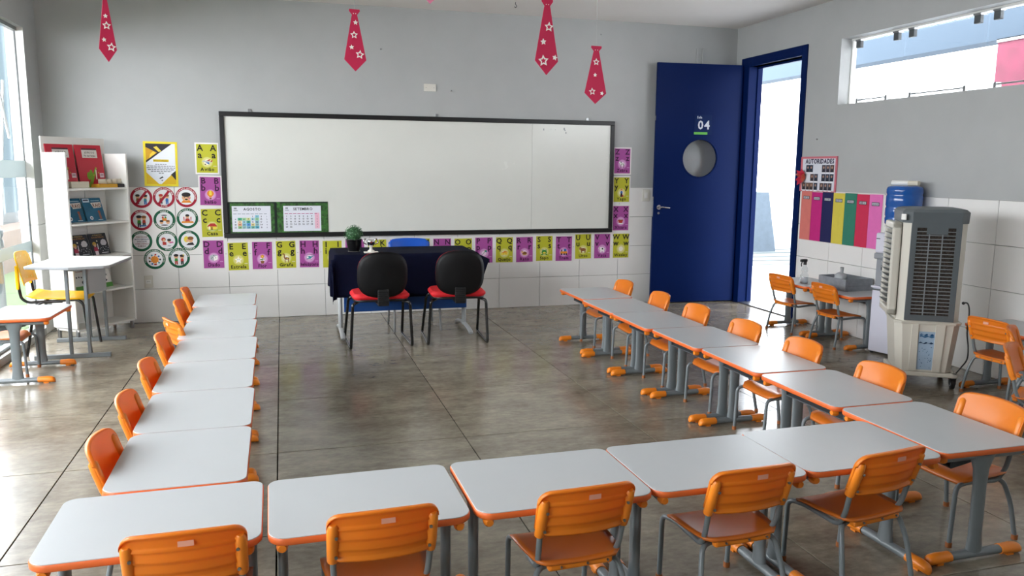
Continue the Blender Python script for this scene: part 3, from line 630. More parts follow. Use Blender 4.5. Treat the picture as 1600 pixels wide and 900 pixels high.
for k, (x, z, c, lab, tx, items, cross) in enumerate(SG):
    t = thing('round_sticker', ('red' if c == RED else 'green')+'-ringed round sticker on the tiles with '+lab, 'sticker', (x, yw-.001-.0005*(k % 2), z), 0, 'round classroom rule stickers')
    b = MB(); b.M = Matrix.Rotation(R(90), 4, 'X'); b.lathe([(.099, 0), (.099, .0012)], pm('#e7e3e0'), 40); b.M = Matrix()
    b.disc(0, 0, .0965, -.0015, pm(c), 40); b.disc(0, 0, .073, -.0018, pm('#e6e7e9'), 36); b.build('disc', t)
    b = MB()
    for side, s_, a in tx: b.arc_text(s_, 0, 0, .0775, R(a), .0165, -.0026, pm('#efe9e6'), True, side == 'b')
    if not items:
        for q, (ww, cc) in enumerate((('POR FAVOR', '#7a2a40'), ('MUITO OBRIGADO', '#23406e'), ('DESCULPE', '#2a2a40'), ('COM LICENÇA', '#8a3040'), ('BOM DIA', '#7a4048'))):
            b.text(ww, .005, .034-.0215*q, .017, -.0026, pm(cc), 'c', True, wmax=.125)
    b.build('lettering', t)
    b = MB(); art(b, items, 0, -.004, .066, -.0021)
    if cross:
        a = R(52); dx, dz = math.cos(a), math.sin(a); nx, nz = -dz*.011, dx*.011; r_ = .075
        b.poly([(-dx*r_+nx, -dz*r_+nz), (-dx*r_-nx, -dz*r_-nz), (dx*r_-nx, dz*r_-nz), (dx*r_+nx, dz*r_+nz)], -.0054, pm('#a31530'))
    if b.f: b.build('picture', t)

# wall plates
def plate(name, lab, x, z, w_, h_, cat='wall plate', kind='outlet'):
    t = thing(name, lab, cat, (x, yw, z)); b = MB(); b.bbox(-w_/2, w_/2, -.010, 0, -h_/2, h_/2, IVORY, .003, 2); b.build('cover_plate', t)
    b = MB()
    if kind == 'switch': b.bbox(-.018, .018, -.016, -.009, -.032, .032, WHITE, .003, 1); b.build('rocker', t)
    elif kind == 'outlet':
        b.bbox(-.024, .024, -.012, -.009, -.018, .018, WHITE, .003, 1)
        for x_ in (-.010, 0, .010): b.cyl((x_, -.0125, 0 if x_ else .002), (x_, -.0119, 0 if x_ else .002), .003, BLK, 8)
        b.build('socket', t)
    else:
        for x_ in (-.04, .04): b.cyl((x_, -.0105, 0), (x_, -.0095, 0), .004, STEEL, 8)
        b.build('screw', t)
plate('power_outlet', 'white power outlet low on the tiles under the round stickers', -1.256, .398, .075, .118, 'outlet')
plate('light_switch', 'white light switch on the tiles beside the blue door', 3.914, 1.213, .09, .13, 'switch', 'switch')
plate('blank_plate', 'blank pale cover plate high above the whiteboard', 1.478, 2.302, .125, .075, 'wall plate', 'blank')
for x, z, l in ((.99, 2.66, 'left of the middle under the ceiling'), (1.70, 2.28, 'just right of the blank cover plate'), (3.33, 2.92, 'near the ceiling left of the door')):
    b = MB(); b.M = Matrix.Translation((x, yw, z)); b.cyl((0, 0, 0), (0, -.012, 0), .007, STEEL, 8); tag(b.build('wall_screw'), 'small dark screw in the grey wall '+l, 'screw', 'screws left in the front wall')
b = MB(); b.M = Matrix.Translation((4.48, yw, 2.74))
b.bbox(-.01, .01, -.02, 0, -.09, .09, PAINT, .003, 1); b.bbox(.06, .075, -.02, 0, -.09, .09, PAINT, .003, 1); tag(b.build('cable_duct'), 'short twin painted conduit stubs above the open blue door', 'conduit')

# ================================================================== RIGHT WALL ITEMS  (local x -> world -y)
RW = dict(rz=-90)
t = thing('authority_board', 'pink-framed AUTORIDADES photo board on the wall beside the door', 'notice board', (XR-.001, 6.645, 1.467), -90)
b = MB(); b.bbox(-.27, .27, -.012, 0, -.168, .168, pm('#c9717c'), .002, 1); b.build('backing', t)
b = MB(); b.box(-.235, .25, -.0135, -.012, -.160, .148, pm('#d8dae2')); b.build('sheet', t)
b = MB(); b.text('AUTORIDADES', .02, .1, .062, -.015, pm('#1d1238'), 'c', True, wmax=.43); b.text('AUTORIDADES', .022, .1015, .062, -.0152, pm('#1d1238'), 'c', True, wmax=.43); b.build('lettering', t)
rows = [(.04, [(-.15), (-.10), (.09), (.15), (.21)]), (-.045, [-.08, -.02, .09, .15, .21]), (-.13, [-.2, -.14, -.085, -.02, .07, .13, .19])]
for z, xs_ in rows:
    for x in xs_:
        b = MB(); b.rect(x-.028, x+.028, z-.022, z+.046, -.0142, pm(random.choice(['#39414f', '#4a4650', '#5a4a48', '#2e3a4a', '#6a5448'])))
        b.disc(x, z+.022, .012, -.0146, pm('#b08a78'), 10); b.poly([(x-.016, z-.02), (x+.016, z-.02), (x+.01, z+.006), (x-.01, z+.006)], -.0145, pm('#1d2230'))
        b.rect(x-.022, x+.022, z-.034, z-.022, -.0142, pm('#eceef2')); b.build('photo', t)
t = thing('paper_flower', 'crumpled red folded-paper flower on the left edge of the photo board', 'paper flower', (XR-.016, 6.86, 1.44), -90)
for k in range(7):
    a = R(20+k*48); l = .085 if k % 2 else .07; b = MB()
    p0 = Vector((0, -.02, 0)); tip = Vector((math.cos(a)*l, -.035-.012*(k % 3), math.sin(a)*l)); sd = Vector((-math.sin(a), 0, math.cos(a)))*.03; md = tip*.55
    b.add([p0, md+sd+Vector((0, .01, 0)), tip, md-sd+Vector((0, .01, 0)), md+Vector((0, -.03, 0)), Vector((0, 0, 0))], [(0, 4, 1), (1, 4, 2), (2, 4, 3), (3, 4, 0), (5, 1, 2), (5, 2, 3), (5, 0, 1), (5, 3, 0)], pm('#c22c46' if k % 3 else '#b5503f')); b.build('petal', t)
t = thing('colour_chart', 'wall chart of seven tall coloured strips with name labels beside the door', 'wall chart', (XR-.001, 6.315, 1.06), -90)
b = MB(); b.box(-.572, .572, -.002, 0, -.242, .246, pm('#dcd6d2')); b.build('backing', t)
SCOL = [('#d4766c', 'salmon'), ('#c01f78', 'magenta'), ('#171a50', 'navy'), ('#d3c34a', 'yellow'), ('#2f7a64', 'green'), ('#c92a50', 'crimson'), ('#e070b4', 'pink')]
NM = ['ARTES', 'ORALIDADE', 'LEITURA', 'ESCRITA', 'CIÊNCIAS', 'NUMERAIS', 'JOGOS']
for k, (c, nme) in enumerate(SCOL):
    x0 = -.562+.1606*k; b = MB(); b.box(x0+.0015, x0+.159, -.008, -.002, -.236, .238-.004*(k % 2), mat('felt_'+nme, c, .8, noise=.04, nscale=20))
    s = tag(b.build('strip', t), nme+' strip'); b = MB(); xm = x0+.08; zz = .178-.004*k; b.box(xm-.047, xm+.047, -.010, -.008, zz-.016, zz+.016, pm('#2b2b33')); b.rect(xm-.042, xm+.042, zz-.011, zz+.011, -.0105, pm('#c9cbd2'))
    b.text(NM[k].replace('Ê', 'E'), xm, zz-.008, .022, -.0110, pm('#3a3d48'), 'c', True, wmax=.076); b.build('name_label', s)
b = MB(); b.M = Matrix.Translation((XR, 6.70, 1.80)); b.cyl((0, 0, 0), (-.012, 0, 0), .006, STEEL, 8); tag(b.build('wall_screw'), 'tiny screw in the grey side wall above the photo board', 'screw')

# ================================================================== SCHOOL TABLE
def make_table(label, group):
    t = thing('school_table', label, 'table', (0, 0, 0), 0, group); zt = .462
    # local: user side is -y ; top .60 (x) by .45 (y)
    out = rrect(-.2965, .2965, -.224, .224, .05, 6, [.055, .055, .04, .04])
    b = MB(); b.prism(out, zt-.024, zt-.001, EDGE, .004, smooth=True)
    ins = rrect(-.294, .294, -.2215, .2215, .05, 6, [.0525, .0525, .0375, .0375]); b.prism(ins, zt-.004, zt, LAM, .0008); b.build('tabletop', t)
    for s in (-1, 1):
        x = s*.258
        col = [( .018, .04, .03), (.016, .031, .1), (.016, .031, .3), (.018, .036, .37), (.02, .055, .415), (.022, .07, .43)]
        n = 16; vs = [(x+a*math.cos(2*PI*j/n), .004+bb*math.sin(2*PI*j/n), z) for a, bb, z in col for j in range(n)]
        b = MB(); b.add(vs, [(i*n+j, i*n+(j+1) % n, (i+1)*n+(j+1) % n, (i+1)*n+j) for i in range(len(col)-1) for j in range(n)], GREY, True)
        leg = b.build('leg', t)
        b = MB(); b.tube([(x, -.165, .026), (x, .17, .026)], .02, GREY, 14, flat=(.019, .017)); b.build('foot_bar', leg)
        for yy, d, L_ in ((-.155, -1, .105), (.155, 1, .105)):
            b = MB(); secs = [(0, .023, .020, .026), (.03, .0235, .0205, .026), (.055, .024, .022, .026), (L_*.8, .0235, .021, .024), (L_*.92, .0205, .018, .021), (L_*.985, .014, .012, .015), (L_, .006, .006, .010)]
            n2 = 12; vs = []
            for l, a, h, zc_ in secs:
                yv = yy+d*(l-.035)
                for j in range(n2):
                    an = 2*PI*j/n2; z = zc_+h*math.sin(an); vs.append((x+a*math.cos(an), yv, max(.001, z)))
            fs = [(i*n2+j, i*n2+(j+1) % n2, (i+1)*n2+(j+1) % n2, (i+1)*n2+j) for i in range(len(secs)-1) for j in range(n2)]
            if d > 0: fs = [f[::-1] for f in fs]
            b.add(vs, fs, ORG, True); b.add(vs[-n2:], [list(range(n2))[::d]], ORG); b.add(vs[:n2], [list(range(n2))[::-d]], ORG)
            b.box(x-.014, x+.014, min(yy, yy+d*.03), max(yy, yy+d*.03), 0, .012, ORG)
            tag(b.build('foot_cap', leg), 'rounded orange foot cap')
        b = MB(); b.tube([(x, -.19, zt-.038), (x, .19, zt-.038)], .014, GREY, 10, flat=(.014, .013)); b.build('top_bar', leg)
        for d in (-1, 1):
            b = MB(); b.tube([(x, d*.185, zt-.037), (x, d*.2, zt-.037), (x, d*.212, zt-.037)], [.0165, .0165, .011], ORG, 12); tag(b.build('bar_plug', leg), 'orange plug')
    b = MB(); b.bbox(-.245, .245, .115, .14, zt-.06, zt-.027, GREY, .006, 2); b.build('rail', t)
    b = MB(); b.bbox(-.245, .245, -.08, -.055, zt-.05, zt-.027, GREY, .006, 2); b.build('rail', t)
    b = MB(); b.add([(-.22, -.05, .395), (.22, -.05, .395), (.22, .11, .365), (-.22, .11, .365), (-.22, -.05, .400), (.22, -.05, .400), (.22, .11, .370), (-.22, .11, .370)], [(3, 2, 1, 0), (4, 5, 6, 7), (0, 1, 5, 4), (1, 2, 6, 5), (2, 3, 7, 6), (3, 0, 4, 7)], DGREY)
    for s in (-1, 1): b.add([(s*.22, -.05, .400), (s*.22, .11, .37), (s*.22, .11, .435), (s*.22, -.05, .435), (s*.214, -.05, .400), (s*.214, .11, .37), (s*.214, .11, .435), (s*.214, -.05, .435)], [(0, 1, 2, 3), (7, 6, 5, 4), (0, 4, 5, 1), (3, 2, 6, 7), (1, 5, 6, 2), (0, 3, 7, 4)], DGREY)
    tag(b.build('book_tray', t), 'dark grey tray under the top'); return t

# ================================================================== CHILD CHAIR (faces +y)
def make_chair(label, group):
    t = thing('school_chair', label, 'chair', (0, 0, 0), 0, group)
    # seat: shaped moulded shell
    nx, ny = 12, 10; top = []
    for j in range(ny+1):
        v = j/ny; y = -.13+.262*v
        hw = .142+.022*math.sin(min(1, v*1.3)*PI/2)
        if v < .12: hw -= .02*(1-v/.12)**2
        if v > .85: hw -= .03*((v-.85)/.15)**2
        for i in range(nx+1):
            u = -1+2*i/nx; z = .283-.010*(1-u*u)*math.sin(PI*min(1, v*1.15+.05))-.014*max(0, v-.75)**1.2*4*.5+.004*u*u
            z -= .018*max(0, (v-.8)/.2)**2
            top.append((u*hw, y, z))
    N_ = len(top); W1 = nx+1
    bot = [(x*.97, y, z-.011) for x, y, z in top]
    fs = []
    for j in range(ny):
        for i in range(nx):
            a = j*W1+i; fs.append((a, a+1, a+W1+1, a+W1)); fs.append((N_+a, N_+a+W1, N_+a+W1+1, N_+a+1))
    rim = [i for i in range(nx+1)]+[j*W1+nx for j in range(1, ny+1)]+[ny*W1+i for i in range(nx-1, -1, -1)]+[j*W1 for j in range(ny-1, 0, -1)]
    for k in range(len(rim)):
        a, c = rim[k], rim[(k+1) % len(rim)]; fs.append((a, N_+a, N_+c, c))
    b = MB(); b.add(top+bot, fs, ORG_SHADE, True)
    b.bbox(-.11, .11, -.128, -.10, .252, .278, ORG, .008, 2); seat = b.build('seat', t)
    for x in (-.07, .02, .09):
        b = MB(); b.cyl((x, -.128, .266), (x, -.134, .266), .004, STEEL, 8); b.build('screw', seat)
    # backrest: curved panel with ribs behind
    def bk(u, v, off=0.):   # u -1..1, v 0..1
        half = .161-.003*(1-v); x = u*half
        y = -.128-.050*v-.018+.030*u*u+off; z = .384+.152*v*(1-.0)+(.012*(1-u*u) if True else 0)*v
        return (x, y, z)
    nu, nv = 24, 26; fr_, bk_ = [], []
    for j in range(nv+1):
        v = j/nv
        for i in range(nu+1):
            u = math.sin(PI/2*(-1+2*i/nu))
            vv = v; uu = u
            # rounded corners
            if abs(u) > .78:
                k = (abs(u)-.78)/.22; q_ = 1-math.sqrt(max(0, 1-k*k)); lim = 1-.24*q_; lo = .14*q_; vv = lo+(lim-lo)*v
            dish = .008*(1-u*u)*math.sin(PI*v)
            p = bk(uu, vv, .006-dish); fr_.append(p)
            rib = .007*max(0, 1-(v*4.4 % 1)*1.25) if (v < .70 and abs(u) < .84) else 0
            edge = .008 if (v > .93 or v < .04) else 0
            q = bk(uu, vv, -.004-dish-rib-edge); bk_.append(q)
    W2 = nu+1; N2 = len(fr_); fs = []
    for j in range(nv):
        for i in range(nu):
            a = j*W2+i; fs.append((a+1, a, a+W2, a+W2+1)); fs.append((N2+a, N2+a+1, N2+a+W2+1, N2+a+W2))
    rim = [i for i in range(nu+1)]+[j*W2+nu for j in range(1, nv+1)]+[nv*W2+i for i in range(nu-1, -1, -1)]+[j*W2 for j in range(nv-1, 0, -1)]
    for k in range(len(rim)):
        a, c = rim[k], rim[(k+1) % len(rim)]; fs.append((a, c, N2+c, N2+a))
    b = MB(); b.add(fr_+bk_, fs, ORGT, True); back = b.build('backrest', t)
    b = MB(); c0 = Vector(bk(.06, .80, -.0135)); c1 = Vector(bk(.06, .90, -.0145))
    b.add([c0+Vector((-.022, 0, -.008)), c0+Vector((.018, 0, -.008)), c0+Vector((.018, -.0005, .008)), c0+Vector((-.022, -.0005, .008))], [(0, 1, 2, 3)], pm('#e8a58c'))
    tag(b.build('maker_label', back), 'small pale pink maker label')
    for s in (-1, 1):
        x = s*.1425
        b = MB(); b.tube([(x, -.110-.012, .380), (x, -.120-.014, .408), (x, -.144-.012, .475), (x, -.152-.012, .503), (x, -.155-.012, .510)], [.016, .017, .017, .016, .010], ORG, 12); sl = b.build('post_sleeve', back)
        for z, y in ((.40, -.146), (.468, -.168)):
            b = MB(); b.cyl((x-s*.007, y, z), (x-s*.008, y-.006, z), .005, STEEL, 8); b.build('screw', back)
        pth = arcbend([(x*1.02, .168, .008), (x*1.03, .158, .255), (x*.93, .09, .258), (x*.92, -.075, .248), (x*.97, -.106, .300), (x, -.13, .40)], .045, 6)
        b = MB(); b.tube(pth, .0095, GREY, 10); b.build('frame_tube', t)
        b = MB(); b.tube([(x*1.02, .168, .0), (x*1.02, .168, .02)], .0125, mat('brown_foot', '#9a5a2c', .5), 10); tag(b.build('foot_tip', t), 'brown rubber foot tip')
        pth = arcbend([(0, -.055, .246), (x*.55, -.065, .247), (x*.98, -.095, .252), (x*1.12, -.125, .16), (x*1.20, -.152, .008)], .05, 6)
        b = MB(); b.tube(pth, .0095, GREY, 10); b.build('rear_leg', t)
        b = MB(); b.tube([(x*1.20, -.152, 0), (x*1.20, -.152, .02)], .0125, MATS['brown_foot'], 10); tag(b.build('foot_tip', t), 'brown rubber foot tip')
    return t

ORD = ['first', 'second', 'third', 'fourth', 'fifth', 'sixth', 'seventh']
P = 'white school table'
tb0 = make_table('x', 'x'); ch0 = make_chair('x', 'x'); used = {'t': 0, 'c': 0}
def table(x, y, rz, label, group):
    if not used['t']:
        used['t'] = 1; tb0.location = (x, y, 0); tb0.rotation_euler = (0, 0, R(rz)); tag(tb0, label, None, group); return tb0
    return copy_tree(tb0, (x, y, 0), rz, label, group)
def chair(x, y, rz, label, group):
    if not used['c']:
        used['c'] = 1; ch0.location = (x, y, 0); ch0.rotation_euler = (0, 0, R(rz)); tag(ch0, label, None, group); return ch0
    return copy_tree(ch0, (x, y, 0), rz, label, group)
# left row (user side faces -x) : table local -y -> world -x  => rz=-90
LR = [(-.452, 6.545), (-.43, 5.948), (-.418, 5.353), (-.397, 4.757), (-.392, 4.16), (-.376, 3.564), (-.370, 2.969)]
LC = [(-.585, 6.66, -88), (-.56, 6.02, -92), (-.54, 5.38, -66), (-.515, 4.81, -90), (-.495, 4.15, -91), (-.485, 3.54, -90), (-.475, 2.985, -91)]
for k in range(7):
    table(*LR[k], -90+[.5, .5, -.4, .3, .5, .3, .3][k], P+' with orange edge, '+ORD[k]+' of the left column from the whiteboard wall', 'tables of the left column')
    chair(*LC[k], 'orange school chair at the '+ORD[k]+' left-column table from the whiteboard wall'+(', askew' if k == 2 else ''), 'chairs of the left column')
RR = [(2.52, 6.205), (2.495, 5.585), (2.492, 4.985), (2.52, 4.385), (2.543, 3.785), (2.543, 3.175), (2.552, 2.57)]
RC = [(2.655, 6.28, 91), (2.655, 5.60, 88), (2.65, 5.0, 91), (2.655, 4.38, 92), (2.66, 3.80, 90), (2.665, 3.19, 90), (2.70, 2.57, 92)]
for k in range(7):
    table(*RR[k], 90+[0, .4, -.3, .4, -.3, .3, 0][k], P+' with orange edge, '+ORD[k]+' of the right column from the whiteboard wall', 'tables of the right column')
    chair(*RC[k], 'orange school chair at the '+ORD[k]+' right-column table from the whiteboard wall', 'chairs of the right column')
BR = [(-.385, 2.433, .6), (.222, 2.428, .8), (.832, 2.436, .5), (1.426, 2.446, .4), (2.018, 2.468, .8)]
BC = [(-.285, 2.325, 1), (.242, 2.325, 2), (.862, 2.328, 3), (1.447, 2.335, 3), (1.99, 2.352, 8)]
WH = ['leftmost', 'second from the left', 'middle', 'second from the right', 'rightmost']
for k in range(5):
    x, y, a = BR[k]; table(x, y, a, P+', '+WH[k]+' of the five in the nearest row', 'tables of the nearest row')
    x, y, a = BC[k]; chair(x, y, a, 'orange school chair, '+WH[k]+' of the five in the nearest row', 'chairs of the nearest row')
# left window table + chair
table(-1.775, 6.31, -92+180, P+' alone by the glass front at the left edge', 'tables along the side walls')
chair(-1.955, 6.40, -90, 'orange school chair under the single table by the glass front', 'chairs along the side walls')
# right wall tables + chairs
table(4.735, 6.40, -90, P+' beside the open door holding the spray bottle', 'tables along the side walls')
table(4.735, 5.79, -90, P+' between the door and the water cooler holding the grey boxes', 'tables along the side walls')
table(4.754, 4.09, -90, P+' at the right edge behind the air cooler', 'tables along the side walls')
chair(4.60, 6.39, -84, 'orange school chair nearest the door, at the spray bottle table', 'chairs along the side walls')
chair(4.605, 5.76, -90, 'orange school chair in front of the grey boxes beside the water cooler', 'chairs along the side walls')
chair(4.62, 4.105, -87, 'orange school chair just right of the air cooler, back to the room', 'chairs along the side walls')
chair(4.45, 3.68, -142, 'orange school chair seen edge-on at the right edge, the farther of two', 'chairs along the side walls')
chair(3.985, 3.27, -148, 'orange school chair seen edge-on at the right edge, the nearer of two', 'chairs along the side walls')

# ================================================================== TEACHER TABLE
TX0, TX1, TY0, TY1 = .42, 1.66, 6.91, 7.56
t = thing('teacher_table', 'wide grey-legged teacher table with a blue front panel under a navy cloth', 'table', ((TX0+TX1)/2, (TY0+TY1)/2, 0))
hw, hd = (TX1-TX0)/2, (TY1-TY0)/2
b = MB(); b.bbox(-hw, hw, -hd, hd, .72, .745, LGREY, .004, 2); b.build('tabletop', t)
LG2 = mat('light_grey_steel', '#b4b7b8', .35)
for s in (-1, 1):
    x = s*(hw-.05); b = MB(); b.tube([(x, 0, .04), (x, 0, .72)], .03, LG2, 14, flat=(.02, .04), up=(0, 1, 0)); leg = b.build('leg', t)
    b = MB(); b.tube(smooth([(x, -hd+.02, .012), (x, -hd+.06, .03), (x, -.1, .05), (x, .1, .05), (x, hd-.06, .03), (x, hd-.02, .012)]), .022, LG2, 12, flat=(.022, .014)); b.build('foot_bar', leg)
    b = MB(); b.bbox(x-.02, x+.02, -hd+.08, hd-.08, .69, .72, LG2, .004, 1); b.build('top_bar', leg)
b = MB(); b.bbox(-hw+.07, hw-.07, -.21, -.19, .235, .69, mat('blue_panel', '#0c4488', .4), .003, 1); tag(b.build('front_panel', t), 'dark blue front panel')
# cloth
def cloth():
    b = MB(); zt = .750; nx, ny = 40, 16
    x0, x1, y0, y1 = TX0-.006, TX1+.006, TY0-.006, TY1+.006
    ov_f, ov_l, ov_r = .37, .33, .05
    # parametric grid in unfolded cloth space; folds over front (toward -y), left and right edges
    us = [x0-ov_l+i*ov_l/10 for i in range(10)]+[x0+(x1-x0)*i/30 for i in range(31)]+[x1+ov_r*i/3 for i in range(1, 4)]
    vs_ = [y0-ov_f+i*ov_f/12 for i in range(12)]+[y0+(y1-y0)*i/10 for i in range(11)]
    P_ = []
    for v in vs_:
        for u in us:
            x, y, z = u, v, zt; dz = 0
            dl = max(0, x0-u); dr = max(0, u-x1); df = max(0, y0-v)
            if dl or dr or df:
                d = max(dl, dr, df)
                if dl and df:   # corner: fold hangs diagonally
                    x = x0-.03*min(1, df/.1)*0-.035*min(dl, df)/.3; y = y0-.035*min(dl, df)/.3; z = zt-max(dl, df)-.15*min(dl, df)
                    if dl > df: y = y0+ -.02-.25*df*.1; x = x0-.02-.03*math.sin(df*18)
                    else: x = x0-.02-.2*dl*.1; y = y0-.02-.03*math.sin(dl*18)
                elif dl: x = x0-.012-.02*math.sin(v*17)*dl*2-.03*dl; z = zt-dl*(1-.03*math.sin(v*9))
                elif dr: x = x1+.01+.01*dr; z = zt-dr
                else:
                    y = y0-.006-.014*(1+math.sin(u*21+1))*df*1.6; z = zt-df*(1-.025*math.sin(u*5))
                if d < .03: z = max(z, zt-d)
            P_.append((x, y, z+.0015*math.sin(u*13)*math.sin(v*17)*(1 if z > .745 else 0)))
    W3 = len(us); fs = [(j*W3+i, j*W3+i+1, (j+1)*W3+i+1, (j+1)*W3+i) for j in range(len(vs_)-1) for i in range(W3-1)]
    b.add(P_, fs, NAVY, True); return b
c = cloth().build('tablecloth'); tag(c, 'dark navy cloth draped over the teacher table', 'tablecloth')
md = c.modifiers.new('thickness', 'SOLIDIFY'); md.thickness = .002; md.offset = 1
# plant
t = thing('potted_plant', 'small round green topiary in a black pot on the navy cloth', 'plant', (.60, 7.2, .752))
b = MB(); b.lathe([(.045, 0), (.062, .06), (.068, .105), (.072, .11), (.066, .115), (.06, .10)], mat('black_pot', '#0b0b0d', .3), 24); b.build('pot', t)
b = MB(); b.lathe([(.05, -.001), (.055, .004)], mat('pot_saucer', '#9a968c', .5), 24); b.build('saucer', t)
b = MB(); ga = mat('leaf_green', '#2f5a34', .6, noise=.4, nscale=60); gb = mat('leaf_light_green', '#5f8f62', .6)
b.ball((0, 0, .155), .065, ga, 12, 8)
for k in range(520):
    th = math.acos(random.uniform(-.75, 1)); ph = random.uniform(0, 2*PI); d = Vector((math.sin(th)*math.cos(ph), math.sin(th)*math.sin(ph), math.cos(th)))
    c0 = Vector((0, 0, .155))+d*random.uniform(.062, .085); a = Vector((random.gauss(0, 1), random.gauss(0, 1), random.gauss(0, 1))); a = (a-a.dot(d)*d*.6).normalized(); bb = d.cross(a).normalized()
    s = random.uniform(.006, .010); b.add([c0-a*s, c0+bb*s*.5+d*.002, c0+a*s+d*.004, c0-bb*s*.5+d*.002], [(0, 1, 2, 3)], random.choice([ga, ga, gb]))
tag(b.build('foliage', t), None, kind='stuff')
# trophy
t = thing('trophy', 'small silver two-handled cup on a white stepped base on the navy cloth', 'trophy', (.735, 7.05, .752))
b = MB(); b.bbox(-.062, .062, -.035, .035, 0, .012, IVORY, .003, 1); b.lathe([(.032, .012), (.03, .02), (.014, .03), (.012, .05), (.02, .058)], IVORY, 20); b.build('base', t)
b = MB(); b.lathe([(.008, .055), (.022, .062), (.036, .08), (.04, .1), (.042, .115), (.039, .115), (.035, .095), (.018, .07), (.002, .066)], CHROME, 24, sx=.9); b.build('cup', t)
for s in (-1, 1):
    b = MB(); b.tube(smooth([(s*.03, 0, .075), (s*.058, 0, .088), (s*.06, 0, .11), (s*.045, 0, .125), (s*.036, 0, .112)]), .006, CHROME, 8); b.build('handle', t)

# ================================================================== ADULT CHAIRS
def red_chair(x, y, rz, label):
    t = thing('office_chair', label, 'chair', (x, y, 0), rz, 'red and black chairs at the teacher table')
    # faces +y, origin under the seat centre
    b = MB(); out = rrect(-.235, .235, -.215, .185, .09, 7, [.07, .07, .12, .12]); b.prism(out, .425, .475, REDF, .018, smooth=True); b.build('seat', t)
    b = MB(); b.prism(rrect(-.225, .225, -.205, .175, .09, 6), .408, .427, BLK, .004, smooth=True); b.build('seat_pan', t)
    # backrest: rounded shield, shell behind, pad in front
    def shield(sc, n=40):
        pts = []
        for i in range(n):
            a = 2*PI*i/n; c_, s_ = math.cos(a), math.sin(a); e = .72
            pts.append((sc*.205*math.copysign(abs(c_)**e, c_), sc*.19*math.copysign(abs(s_)**e, s_)*(1.05 if s_ > 0 else .95)))
        return pts
    def pad(y0, y1, sc, m, nm):
        b = MB(); rings = [(.0, y0, 0), (.5, y0, 0), (.86, y0+(y1-y0)*.06, 0), (1, y0+(y1-y0)*.45, 0), (.97, y1-(y1-y0)*.1, 0), (.8, y1, 0), (.4, y1, 0), (0, y1, 0)]
        vs = []; base = shield(sc); n = len(base)
        for k, yy, _ in rings:
            for px, pz in base:
                X, Z = px*max(k, .001), pz*max(k, .001); vs.append((X, yy+.9*X*X+.15*Z*Z+(-.16)*Z, .63+Z))
        b.add(vs, [(i*n+j, (i+1)*n+j, (i+1)*n+(j+1) % n, i*n+(j+1) % n) for i in range(len(rings)-1) for j in range(n)], m, True); return b.build(nm, t)
    pad(-.30, -.265, 1.0, mat('black_shell', '#0a0a0c', .55, spec=.25), 'back_shell'); pad(-.272, -.235, .985, REDF, 'back_pad')
    b = MB(); b.bbox(-.045, .045, -.292, -.265, .40, .52, BLK, .008, 2)
    for k in range(7): b.bbox(-.046, .046, -.298, -.288, .405+.016*k, .413+.016*k, BLK, .002, 1)
    b.bbox(-.045, .045, -.29, -.10, .385, .41, BLK, .006, 1); b.build('back_bracket', t)
    for s in (-1, 1):
        xx = s*.235
        pth = arcbend([(s*.14, -.02, .402), (s*.19, -.14, .402), (xx, -.17, .39), (s*.255, -.15, .012), (s*.255, .40, .012), (xx, .17, .402), (s*.14, .12, .402)], .045, 6)
        b = MB(); b.tube(pth, .0125, BLKT, 12); b.build('sled_leg', t)
    return t
red_chair(.755, 6.68, 1, 'black-backed chair with a red seat at the teacher table, the left one')
red_chair(1.415, 6.675, -4, 'black-backed chair with a red seat at the teacher table, the right one, slightly turned')
